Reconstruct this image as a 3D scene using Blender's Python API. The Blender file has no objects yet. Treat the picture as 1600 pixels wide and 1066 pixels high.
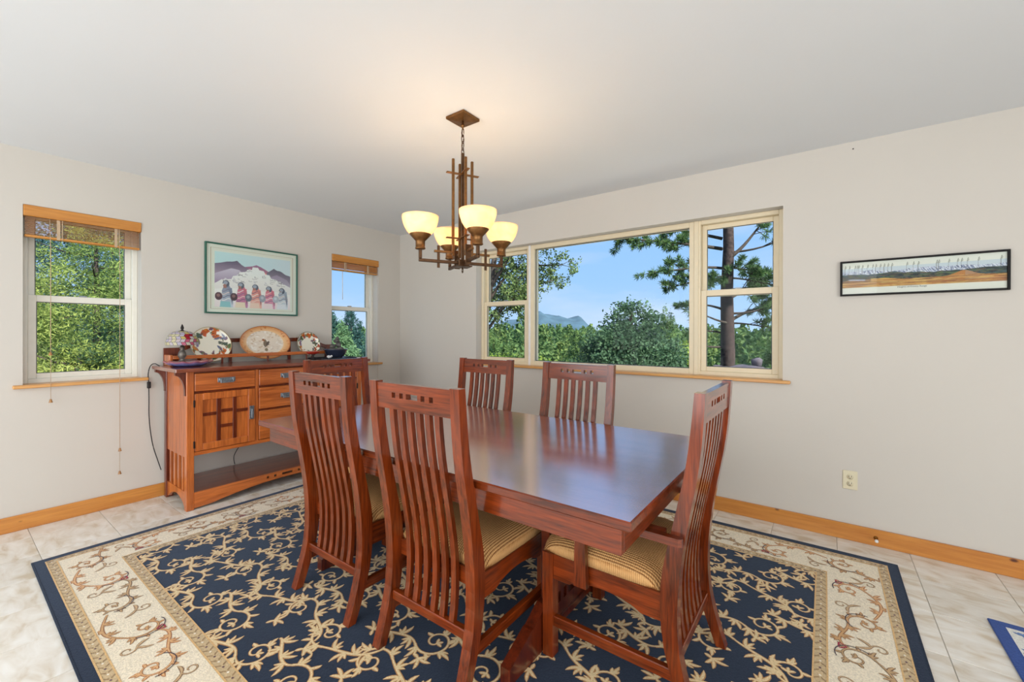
import bpy, bmesh, math, random
import numpy as np
from mathutils import Vector, Matrix

SC = bpy.context.scene
COL = SC.collection
PI = math.pi
random.seed(7)
RNG = np.random.default_rng(11)

# ------------------------------------------------------------------ camera
cam_d = bpy.data.cameras.new('camera')
cam = bpy.data.objects.new('camera', cam_d)
COL.objects.link(cam)
cam_d.sensor_fit = 'HORIZONTAL'
cam_d.sensor_width = 36.0
cam_d.lens = 662.67 * 36.0 / 1600.0
cam_d.shift_y = -11.735 / 1600.0
cam_d.clip_start = 0.05
cam_d.clip_end = 3000
_yaw, _pitch, _roll = math.radians(36.3585), math.radians(-0.071), math.radians(0.1208)
_f = Vector((-math.sin(_yaw) * math.cos(_pitch), math.cos(_yaw) * math.cos(_pitch), math.sin(_pitch)))
_r = Vector((math.cos(_yaw), math.sin(_yaw), 0.0))
_u = _r.cross(_f)
_r2 = _r * math.cos(_roll) + _u * math.sin(_roll)
_u2 = _u * math.cos(_roll) - _r * math.sin(_roll)
_m = Matrix((_r2, _u2, -_f)).transposed().to_4x4()
_m.translation = Vector((4.1323, -3.3276, 1.264))
cam.matrix_world = _m
SC.camera = cam

# ------------------------------------------------------------------ colour management
SC.view_settings.view_transform = 'Standard'
SC.view_settings.look = 'None'
SC.view_settings.exposure = 0.0
SC.view_settings.gamma = 1.0
SC.view_settings.use_curve_mapping = False


def S(r, g, b):
    out = []
    for c in (r, g, b):
        c = c / 255.0
        out.append(c / 12.92 if c <= 0.04045 else ((c + 0.055) / 1.055) ** 2.4)
    return tuple(out)


def S4(c):
    return (*S(*c), 1.0)


# ------------------------------------------------------------------ world (sky)
world = bpy.data.worlds.new('sky')
SC.world = world
world.use_nodes = True
wn, wl = world.node_tree.nodes, world.node_tree.links
wn.clear()
w_out = wn.new('ShaderNodeOutputWorld')
w_bg = wn.new('ShaderNodeBackground')
w_tc = wn.new('ShaderNodeTexCoord')
w_sep = wn.new('ShaderNodeSeparateXYZ')
w_ramp = wn.new('ShaderNodeValToRGB')
w_ramp.color_ramp.elements[0].position = 0.0
w_ramp.color_ramp.elements[0].color = (0.50, 0.70, 1.0, 1)
w_ramp.color_ramp.elements[1].position = 1.0
w_ramp.color_ramp.elements[1].color = (0.20, 0.40, 0.86, 1)
e = w_ramp.color_ramp.elements.new(0.12); e.color = (0.36, 0.61, 1.0, 1)
e = w_ramp.color_ramp.elements.new(0.35); e.color = (0.29, 0.54, 1.0, 1)
w_noise = wn.new('ShaderNodeTexNoise')
w_noise.inputs['Scale'].default_value = 3.0
w_noise.inputs['Detail'].default_value = 6.0
w_map = wn.new('ShaderNodeMapping')
w_map.inputs['Scale'].default_value = (1, 1, 4.0)
w_cr = wn.new('ShaderNodeValToRGB')
w_cr.color_ramp.elements[0].position = 0.50
w_cr.color_ramp.elements[1].position = 0.75
w_mix = wn.new('ShaderNodeMixRGB')
w_mix.inputs['Color2'].default_value = (0.95, 0.90, 0.97, 1)
wl.new(w_tc.outputs['Generated'], w_sep.inputs[0])
wl.new(w_sep.outputs['Z'], w_ramp.inputs[0])
wl.new(w_tc.outputs['Generated'], w_map.inputs[0])
wl.new(w_map.outputs[0], w_noise.inputs[0])
wl.new(w_noise.outputs[0], w_cr.inputs[0])
w_mul = wn.new('ShaderNodeMath'); w_mul.operation = 'MULTIPLY'; w_mul.inputs[1].default_value = 0.32
wl.new(w_cr.outputs[0], w_mul.inputs[0])
wl.new(w_mul.outputs[0], w_mix.inputs['Fac'])
wl.new(w_ramp.outputs[0], w_mix.inputs['Color1'])
wl.new(w_mix.outputs[0], w_bg.inputs[0])
w_bg.inputs[1].default_value = 1.08
wl.new(w_bg.outputs[0], w_out.inputs[0])

# ------------------------------------------------------------------ sun and added fill lamps for the room
sun_d = bpy.data.lights.new('sun', 'SUN')
sun_d.energy = 9.0
sun_d.angle = math.radians(1.5)
sun_d.color = (1.0, 0.95, 0.84)
sun = bpy.data.objects.new('sun', sun_d)
COL.objects.link(sun)
sun.rotation_euler = Vector((-0.72, 0.22, -0.66)).to_track_quat('-Z', 'Y').to_euler()


def area(name, loc, target, sx, sy, energy, color):
    d = bpy.data.lights.new(name, 'AREA')
    d.shape = 'RECTANGLE'
    d.size, d.size_y = sx, sy
    d.energy = energy
    d.color = color
    o = bpy.data.objects.new(name, d)
    COL.objects.link(o)
    o.location = loc
    o.rotation_euler = (Vector(target) - Vector(loc)).to_track_quat('-Z', 'Y').to_euler()
    return o


# unseen fill lamps added in front of the closed rear and right walls
area('rear_fill', (2.5, -5.6, 1.35), (2.2, 0, 1.9), 4.6, 2.0, 120, (0.90, 0.955, 1.0))
area('side_fill', (6.75, -3.5, 1.35), (0, -2.6, 2.0), 3.4, 2.0, 88, (0.95, 0.97, 1.0))

# ------------------------------------------------------------------ materials
MATS = {}


def base_mat(name):
    m = bpy.data.materials.new(name)
    m.use_nodes = True
    nt = m.node_tree
    b = nt.nodes.get('Principled BSDF')
    return m, nt, b


def plain(name, col, rough=0.5, metal=0.0, var=0.06, scale=25.0, bump=0.0, coat=0.0, spec=0.5):
    """procedural paint/metal: base colour with a little noise variation"""
    if name in MATS:
        return MATS[name]
    m, nt, b = base_mat(name)
    tc = nt.nodes.new('ShaderNodeTexCoord')
    no = nt.nodes.new('ShaderNodeTexNoise')
    no.inputs['Scale'].default_value = scale
    no.inputs['Detail'].default_value = 4
    nt.links.new(tc.outputs['Object'], no.inputs['Vector'])
    rp = nt.nodes.new('ShaderNodeValToRGB')
    c = S(*col)
    rp.color_ramp.elements[0].position = 0.3
    rp.color_ramp.elements[1].position = 0.7
    rp.color_ramp.elements[0].color = (*[x * (1 - var) for x in c], 1)
    rp.color_ramp.elements[1].color = (*[min(1, x * (1 + var)) for x in c], 1)
    nt.links.new(no.outputs[0], rp.inputs[0])
    nt.links.new(rp.outputs[0], b.inputs['Base Color'])
    b.inputs['Roughness'].default_value = rough
    b.inputs['Metallic'].default_value = metal
    b.inputs['Coat Weight'].default_value = coat
    b.inputs['Specular IOR Level'].default_value = spec
    if bump:
        bp = nt.nodes.new('ShaderNodeBump')
        bp.inputs['Strength'].default_value = bump
        bp.inputs['Distance'].default_value = 0.002
        nt.links.new(no.outputs[0], bp.inputs['Height'])
        nt.links.new(bp.outputs[0], b.inputs['Normal'])
    MATS[name] = m
    return m


def wood(name, dark, light, axis='Z', rough=0.3, coat=0.5, coat_rough=0.12, coat_ior=1.5, scale=7.0, knots=False, spec=0.5):
    if name in MATS:
        return MATS[name]
    m, nt, b = base_mat(name)
    N, L = nt.nodes, nt.links
    tc = N.new('ShaderNodeTexCoord')
    oi = N.new('ShaderNodeObjectInfo')
    mp = N.new('ShaderNodeMapping')
    st = {'X': (0.8, 12, 12), 'Y': (12, 0.8, 12), 'Z': (12, 12, 0.8)}[axis]
    mp.inputs['Scale'].default_value = st
    ad = N.new('ShaderNodeVectorMath'); ad.operation = 'ADD'
    sc = N.new('ShaderNodeVectorMath'); sc.operation = 'SCALE'
    cmb = N.new('ShaderNodeCombineXYZ')
    L.new(oi.outputs['Random'], cmb.inputs[0]); L.new(oi.outputs['Random'], cmb.inputs[1])
    L.new(cmb.outputs[0], sc.inputs[0]); sc.inputs['Scale'].default_value = 17.0
    L.new(tc.outputs['Object'], mp.inputs[0])
    L.new(mp.outputs[0], ad.inputs[0]); L.new(sc.outputs[0], ad.inputs[1])
    n1 = N.new('ShaderNodeTexNoise')
    n1.inputs['Scale'].default_value = scale
    n1.inputs['Detail'].default_value = 5
    n1.inputs['Distortion'].default_value = 0.6
    L.new(ad.outputs[0], n1.inputs['Vector'])
    n2 = N.new('ShaderNodeTexNoise')
    n2.inputs['Scale'].default_value = scale * 0.18
    n2.inputs['Detail'].default_value = 2
    L.new(ad.outputs[0], n2.inputs['Vector'])
    mx = N.new('ShaderNodeMath'); mx.operation = 'ADD'
    m1 = N.new('ShaderNodeMath'); m1.operation = 'MULTIPLY'; m1.inputs[1].default_value = 0.55
    m2 = N.new('ShaderNodeMath'); m2.operation = 'MULTIPLY'; m2.inputs[1].default_value = 0.45
    L.new(n1.outputs[0], m1.inputs[0]); L.new(n2.outputs[0], m2.inputs[0])
    L.new(m1.outputs[0], mx.inputs[0]); L.new(m2.outputs[0], mx.inputs[1])
    rp = N.new('ShaderNodeValToRGB')
    rp.color_ramp.elements[0].position = 0.34
    rp.color_ramp.elements[1].position = 0.66
    rp.color_ramp.elements[0].color = S4(dark)
    rp.color_ramp.elements[1].color = S4(light)
    L.new(mx.outputs[0], rp.inputs[0])
    colour = rp.outputs[0]
    if knots:
        vmp = N.new('ShaderNodeMapping')
        vs = {'X': (5.0, 0, 9.0), 'Y': (0, 5.0, 9.0)}[axis]
        vmp.inputs['Scale'].default_value = vs
        L.new(tc.outputs['Object'], vmp.inputs[0])
        vo = N.new('ShaderNodeTexVoronoi'); vo.inputs['Scale'].default_value = 1.0
        vo.inputs['Randomness'].default_value = 1.0
        L.new(vmp.outputs[0], vo.inputs['Vector'])
        kr = N.new('ShaderNodeValToRGB')
        kr.color_ramp.elements[0].position = 0.05; kr.color_ramp.elements[0].color = (1, 1, 1, 1)
        kr.color_ramp.elements[1].position = 0.10; kr.color_ramp.elements[1].color = (0, 0, 0, 1)
        L.new(vo.outputs['Distance'], kr.inputs[0])
        km = N.new('ShaderNodeMixRGB'); km.inputs['Color2'].default_value = S4((88, 38, 14))
        L.new(kr.outputs[0], km.inputs['Fac']); L.new(colour, km.inputs['Color1'])
        colour = km.outputs[0]
    L.new(colour, b.inputs['Base Color'])
    b.inputs['Roughness'].default_value = rough
    b.inputs['Specular IOR Level'].default_value = spec
    b.inputs['Coat Weight'].default_value = coat
    b.inputs['Coat Roughness'].default_value = coat_rough
    b.inputs['Coat IOR'].default_value = coat_ior
    bp = N.new('ShaderNodeBump'); bp.inputs['Strength'].default_value = 0.06; bp.inputs['Distance'].default_value = 0.001
    L.new(n1.outputs[0], bp.inputs['Height']); L.new(bp.outputs[0], b.inputs['Normal'])
    MATS[name] = m
    return m


def painted(name, rough=0.6, coat=0.0, noise=0.0, nscale=400.0, bump=0.0, transl=0.0, spec=0.5, emit=0.0):
    """colour from the mesh's own colour attribute (print, glaze, weave)"""
    if name in MATS:
        return MATS[name]
    m, nt, b = base_mat(name)
    N, L = nt.nodes, nt.links
    at = N.new('ShaderNodeAttribute'); at.attribute_name = 'Col'
    col = at.outputs['Color']
    if noise or bump:
        tc = N.new('ShaderNodeTexCoord')
        no = N.new('ShaderNodeTexNoise'); no.inputs['Scale'].default_value = nscale; no.inputs['Detail'].default_value = 3
        L.new(tc.outputs['Object'], no.inputs['Vector'])
        if noise:
            mr = N.new('ShaderNodeMapRange')
            mr.inputs['From Min'].default_value = 0.25; mr.inputs['From Max'].default_value = 0.75
            mr.inputs['To Min'].default_value = 1 - noise; mr.inputs['To Max'].default_value = 1 + noise
            L.new(no.outputs[0], mr.inputs[0])
            vm = N.new('ShaderNodeVectorMath'); vm.operation = 'SCALE'
            L.new(col, vm.inputs[0]); L.new(mr.outputs[0], vm.inputs['Scale'])
            col = vm.outputs[0]
        if bump:
            bp = N.new('ShaderNodeBump'); bp.inputs['Strength'].default_value = bump; bp.inputs['Distance'].default_value = 0.003
            L.new(no.outputs[0], bp.inputs['Height']); L.new(bp.outputs[0], b.inputs['Normal'])
    L.new(col, b.inputs['Base Color'])
    b.inputs['Roughness'].default_value = rough
    b.inputs['Coat Weight'].default_value = coat
    b.inputs['Specular IOR Level'].default_value = spec
    if emit:
        L.new(col, b.inputs['Emission Color'])
        b.inputs['Emission Strength'].default_value = emit
    if transl:
        tr = N.new('ShaderNodeBsdfTranslucent'); L.new(col, tr.inputs[0])
        ms = N.new('ShaderNodeMixShader'); ms.inputs[0].default_value = transl
        out = N.get('Material Output')
        L.new(b.outputs[0], ms.inputs[1]); L.new(tr.outputs[0], ms.inputs[2]); L.new(ms.outputs[0], out.inputs[0])
    MATS[name] = m
    return m


def glass_mat(name, refl=0.5, tint=(0.97, 0.99, 0.98)):
    if name in MATS:
        return MATS[name]
    m = bpy.data.materials.new(name); m.use_nodes = True
    nt = m.node_tree; N, L = nt.nodes, nt.links
    N.clear()
    out = N.new('ShaderNodeOutputMaterial')
    tr = N.new('ShaderNodeBsdfTransparent'); tr.inputs[0].default_value = (*tint, 1)
    gl = N.new('ShaderNodeBsdfGlossy'); gl.inputs['Roughness'].default_value = 0.0
    fr = N.new('ShaderNodeFresnel'); fr.inputs[0].default_value = 1.45
    mu = N.new('ShaderNodeMath'); mu.operation = 'MULTIPLY'; mu.inputs[1].default_value = refl
    mx = N.new('ShaderNodeMixShader')
    L.new(fr.outputs[0], mu.inputs[0]); L.new(mu.outputs[0], mx.inputs[0])
    L.new(tr.outputs[0], mx.inputs[1]); L.new(gl.outputs[0], mx.inputs[2]); L.new(mx.outputs[0], out.inputs[0])
    MATS[name] = m
    return m


def wall_mat(name, col, bump=0.05):
    if name in MATS:
        return MATS[name]
    m, nt, b = base_mat(name)
    N, L = nt.nodes, nt.links
    tc = N.new('ShaderNodeTexCoord')
    n1 = N.new('ShaderNodeTexNoise'); n1.inputs['Scale'].default_value = 1.3; n1.inputs['Detail'].default_value = 2
    n2 = N.new('ShaderNodeTexNoise'); n2.inputs['Scale'].default_value = 130; n2.inputs['Detail'].default_value = 3
    L.new(tc.outputs['Object'], n1.inputs['Vector']); L.new(tc.outputs['Object'], n2.inputs['Vector'])
    rp = N.new('ShaderNodeValToRGB')
    c = S(*col)
    rp.color_ramp.elements[0].color = (*[x * 0.97 for x in c], 1)
    rp.color_ramp.elements[1].color = (*[min(1, x * 1.02) for x in c], 1)
    L.new(n1.outputs[0], rp.inputs[0]); L.new(rp.outputs[0], b.inputs['Base Color'])
    bp = N.new('ShaderNodeBump'); bp.inputs['Strength'].default_value = bump; bp.inputs['Distance'].default_value = 0.002
    L.new(n2.outputs[0], bp.inputs['Height']); L.new(bp.outputs[0], b.inputs['Normal'])
    b.inputs['Roughness'].default_value = 0.85
    b.inputs['Specular IOR Level'].default_value = 0.2
    MATS[name] = m
    return m


M_WALL = wall_mat('wall_paint', (210, 204, 195))
M_CEIL = wall_mat('ceiling_paint', (230, 233, 236), 0.03)
M_CHAIR = wood('cherry_wood', (66, 23, 5), (140, 56, 14), 'Z', rough=0.36, coat=1.0, coat_rough=0.16, coat_ior=1.5, scale=11, spec=0.15)
M_CHAIRX = wood('cherry_wood_cross', (66, 23, 5), (140, 56, 14), 'X', rough=0.36, coat=1.0, coat_rough=0.16, coat_ior=1.5, scale=11, spec=0.15)
M_CHAIRY = wood('cherry_wood_deep', (66, 23, 5), (140, 56, 14), 'Y', rough=0.36, coat=1.0, coat_rough=0.16, coat_ior=1.5, scale=11, spec=0.15)
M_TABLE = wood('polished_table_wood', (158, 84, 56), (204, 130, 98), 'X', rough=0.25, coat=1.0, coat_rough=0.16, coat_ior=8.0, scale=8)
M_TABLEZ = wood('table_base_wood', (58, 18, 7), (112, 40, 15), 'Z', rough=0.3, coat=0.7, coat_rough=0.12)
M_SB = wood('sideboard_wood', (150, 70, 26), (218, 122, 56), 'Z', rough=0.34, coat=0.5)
M_SBY = wood('sideboard_wood_long', (150, 70, 26), (218, 122, 56), 'Y', rough=0.34, coat=0.5)
M_SBT = wood('sideboard_top_wood', (104, 40, 18), (152, 72, 34), 'Y', rough=0.3, coat=0.8, coat_rough=0.1, coat_ior=1.8)
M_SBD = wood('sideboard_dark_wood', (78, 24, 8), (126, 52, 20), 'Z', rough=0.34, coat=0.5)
M_PINEX = wood('pine_trim_x', (184, 112, 44), (214, 146, 66), 'X', rough=0.4, coat=0.3, scale=5, knots=True)
M_PINEY = wood('pine_trim_y', (184, 112, 44), (214, 146, 66), 'Y', rough=0.4, coat=0.3, scale=5, knots=True)
M_SILLX = wood('pine_sill_x', (196, 132, 66), (222, 166, 94), 'X', rough=0.4, coat=0.3, scale=5)
M_SILLY = wood('pine_sill_y', (196, 132, 66), (222, 166, 94), 'Y', rough=0.4, coat=0.3, scale=5)
M_BLIND = wood('bamboo_slat', (176, 104, 46), (212, 146, 78), 'Y', rough=0.45, coat=0.2, scale=5)
M_BLINDD = wood('bamboo_valance', (182, 112, 40), (214, 148, 66), 'Y', rough=0.42, coat=0.3, scale=5)
M_VINYL = plain('window_vinyl', (234, 231, 219), 0.45, var=0.02)
M_VINYLB = plain('window_vinyl_warm', (230, 215, 184), 0.45, var=0.02)
M_GASKET = plain('window_gasket', (70, 74, 74), 0.6)
M_GLASS = glass_mat('window_glass', 0.10)
M_PGLASS = glass_mat('picture_glass', 0.3)
M_BRONZE = plain('antique_bronze', (122, 84, 46), 0.36, 0.75, var=0.2, scale=60)
M_BRONZED = plain('dark_bronze', (84, 58, 36), 0.38, 0.7, var=0.2, scale=60)
M_BRASS = plain('brass_socket', (150, 112, 56), 0.25, 0.9, var=0.1)
M_PEWTER = plain('pewter', (150, 158, 166), 0.35, 0.8, var=0.2, scale=80)
M_IRON = plain('dark_iron', (48, 42, 40), 0.5, 0.6)
M_BLACKCORD = plain('black_cord', (22, 22, 24), 0.5)
M_CORD = plain('tan_cord', (196, 170, 140), 0.8)
M_FRAMEK = plain('black_frame_lacquer', (14, 11, 10), 0.5, spec=0.25)
M_FRAMEG = plain('green_frame', (30, 92, 76), 0.35)
M_OUTLET = plain('almond_plastic', (226, 216, 186), 0.35, var=0.01)
M_SLOT = plain('outlet_slot', (40, 34, 28), 0.6)
M_WHITE = plain('white_china', (236, 234, 232), 0.3, var=0.02)
M_STONE = plain('fountain_stone', (92, 90, 86), 0.7, var=0.5, scale=60, bump=0.4)
M_BOWL = plain('blue_black_glaze', (44, 50, 68), 0.25, var=0.15, coat=0.5)
M_TRAY = plain('black_tray', (28, 28, 34), 0.3, coat=0.3)
M_RED = plain('red_glaze', (176, 44, 22), 0.3, var=0.2, coat=0.5)
M_LEAD = plain('lead_came', (58, 50, 44), 0.5, 0.4)
M_PAINT = painted('printed_paper', 0.6)
M_GLAZE = painted('painted_glaze', 0.25, coat=0.6)
M_STAIN = painted('stained_glass', 0.25, transl=0.55, emit=0.12)
M_RUG = painted('rug_wool', 0.95, noise=0.22, nscale=170, bump=0.5, spec=0.1)
_b = M_RUG.node_tree.nodes['Principled BSDF']; _b.inputs['Sheen Weight'].default_value = 0.32; _b.inputs['Sheen Tint'].default_value = (.55, .72, 1.0, 1); _b.inputs['Sheen Roughness'].default_value = 0.45
M_LEAF = painted('leaf', 0.7, transl=0.35, spec=0.15)
M_BARK = plain('bark', (62, 48, 46), 0.9, var=0.7, scale=14, bump=1.0)
M_BARKD = plain('dark_bark', (66, 56, 50), 0.9, var=0.4, scale=14, bump=1.0)
M_GRANITE = plain('weathered_granite', (92, 84, 92), 0.9, var=0.25, scale=8, bump=0.6)

# seat fabric: tan chenille with ribs of darker stitches
def fabric_mat():
    m, nt, b = base_mat('seat_fabric')
    N, L = nt.nodes, nt.links
    tc = N.new('ShaderNodeTexCoord')
    w1 = N.new('ShaderNodeTexWave'); w1.bands_direction = 'X'; w1.inputs['Scale'].default_value = 37; w1.inputs['Distortion'].default_value = 0.4
    w1.inputs['Detail'].default_value = 1
    w2 = N.new('ShaderNodeTexWave'); w2.bands_direction = 'Y'; w2.inputs['Scale'].default_value = 44; w2.inputs['Distortion'].default_value = 0.6
    no = N.new('ShaderNodeTexNoise'); no.inputs['Scale'].default_value = 120
    for w in (w1, w2, no):
        L.new(tc.outputs['Object'], w.inputs['Vector'])
    mu = N.new('ShaderNodeMath'); mu.operation = 'MULTIPLY'
    L.new(w1.outputs['Fac'], mu.inputs[0])
    ad = N.new('ShaderNodeMath'); ad.operation = 'ADD'; ad.inputs[1].default_value = 0.35
    L.new(w2.outputs['Fac'], ad.inputs[0]); L.new(ad.outputs[0], mu.inputs[1])
    sb = N.new('ShaderNodeMath'); sb.operation = 'ADD'
    L.new(mu.outputs[0], sb.inputs[0])
    n3 = N.new('ShaderNodeMath'); n3.operation = 'MULTIPLY'; n3.inputs[1].default_value = 0.35
    L.new(no.outputs[0], n3.inputs[0]); L.new(n3.outputs[0], sb.inputs[1])
    rp = N.new('ShaderNodeValToRGB')
    rp.color_ramp.elements[0].position = 0.18; rp.color_ramp.elements[0].color = S4((120, 78, 44))
    rp.color_ramp.elements[1].position = 0.75; rp.color_ramp.elements[1].color = S4((214, 166, 110))
    el = rp.color_ramp.elements.new(0.42); el.color = S4((186, 134, 80))
    L.new(sb.outputs[0], rp.inputs[0]); L.new(rp.outputs[0], b.inputs['Base Color'])
    bp = N.new('ShaderNodeBump'); bp.inputs['Strength'].default_value = 0.6; bp.inputs['Distance'].default_value = 0.003
    L.new(mu.outputs[0], bp.inputs['Height']); L.new(bp.outputs[0], b.inputs['Normal'])
    b.inputs['Roughness'].default_value = 0.9
    b.inputs['Specular IOR Level'].default_value = 0.2
    return m


M_FABRIC = fabric_mat()


def tile_mat():
    m, nt, b = base_mat('travertine_tile')
    N, L = nt.nodes, nt.links
    tc = N.new('ShaderNodeTexCoord'); oi = N.new('ShaderNodeObjectInfo')
    sc = N.new('ShaderNodeVectorMath'); sc.operation = 'SCALE'; sc.inputs['Scale'].default_value = 31.0
    cmb = N.new('ShaderNodeCombineXYZ')
    L.new(oi.outputs['Random'], cmb.inputs[0]); L.new(oi.outputs['Random'], cmb.inputs[1])
    L.new(cmb.outputs[0], sc.inputs[0])
    ad = N.new('ShaderNodeVectorMath'); ad.operation = 'ADD'
    L.new(tc.outputs['Object'], ad.inputs[0]); L.new(sc.outputs[0], ad.inputs[1])
    mp = N.new('ShaderNodeMapping'); mp.inputs['Scale'].default_value = (1.0, 2.2, 1)
    mp.inputs['Rotation'].default_value = (0, 0, 0.5)
    L.new(ad.outputs[0], mp.inputs[0])
    n1 = N.new('ShaderNodeTexNoise'); n1.inputs['Scale'].default_value = 7; n1.inputs['Detail'].default_value = 7; n1.inputs['Distortion'].default_value = 0.7
    L.new(mp.outputs[0], n1.inputs['Vector'])
    rp = N.new('ShaderNodeValToRGB')
    rp.color_ramp.elements[0].position = 0.30; rp.color_ramp.elements[0].color = S4((208, 193, 170))
    rp.color_ramp.elements[1].position = 0.68; rp.color_ramp.elements[1].color = S4((240, 237, 230))
    el = rp.color_ramp.elements.new(0.48); el.color = S4((228, 221, 209))
    L.new(n1.outputs[0], rp.inputs[0])
    hs = N.new('ShaderNodeHueSaturation')
    mr = N.new('ShaderNodeMapRange'); mr.inputs['To Min'].default_value = 0.94; mr.inputs['To Max'].default_value = 1.04
    L.new(oi.outputs['Random'], mr.inputs[0]); L.new(mr.outputs[0], hs.inputs['Value'])
    L.new(rp.outputs[0], hs.inputs['Color']); L.new(hs.outputs[0], b.inputs['Base Color'])
    b.inputs['Roughness'].default_value = 0.38
    return m


M_TILE = tile_mat()
M_GROUT = plain('grout', (206, 198, 186), 0.9)


def shade_mat():
    m = bpy.data.materials.new('alabaster_glass'); m.use_nodes = True
    nt = m.node_tree; N, L = nt.nodes, nt.links
    b = N.get('Principled BSDF'); out = N.get('Material Output')
    tc = N.new('ShaderNodeTexCoord')
    no = N.new('ShaderNodeTexNoise'); no.inputs['Scale'].default_value = 9; no.inputs['Detail'].default_value = 5; no.inputs['Distortion'].default_value = 1.6
    L.new(tc.outputs['Object'], no.inputs['Vector'])
    rp = N.new('ShaderNodeValToRGB')
    rp.color_ramp.elements[0].position = 0.35; rp.color_ramp.elements[0].color = (1.0, 0.74, 0.47, 1)
    rp.color_ramp.elements[1].position = 0.65; rp.color_ramp.elements[1].color = (1.0, 0.83, 0.60, 1)
    L.new(no.outputs[0], rp.inputs[0]); L.new(rp.outputs[0], b.inputs['Base Color'])
    L.new(rp.outputs[0], b.inputs['Emission Color']); b.inputs['Emission Strength'].default_value = 0.16
    b.inputs['Roughness'].default_value = 0.25
    tr = N.new('ShaderNodeBsdfTranslucent'); L.new(rp.outputs[0], tr.inputs[0])
    ms = N.new('ShaderNodeMixShader'); ms.inputs[0].default_value = 0.45
    L.new(b.outputs[0], ms.inputs[1]); L.new(tr.outputs[0], ms.inputs[2]); L.new(ms.outputs[0], out.inputs[0])
    return m


M_SHADE = shade_mat()


def bulb_mat():
    m, nt, b = base_mat('lit_bulb')
    b.inputs['Base Color'].default_value = (1, 0.9, 0.7, 1)
    b.inputs['Emission Color'].default_value = (1.0, 0.80, 0.48, 1)
    b.inputs['Emission Strength'].default_value = 14.0
    return m


M_BULB = bulb_mat()

# ------------------------------------------------------------------ mesh helpers


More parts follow.
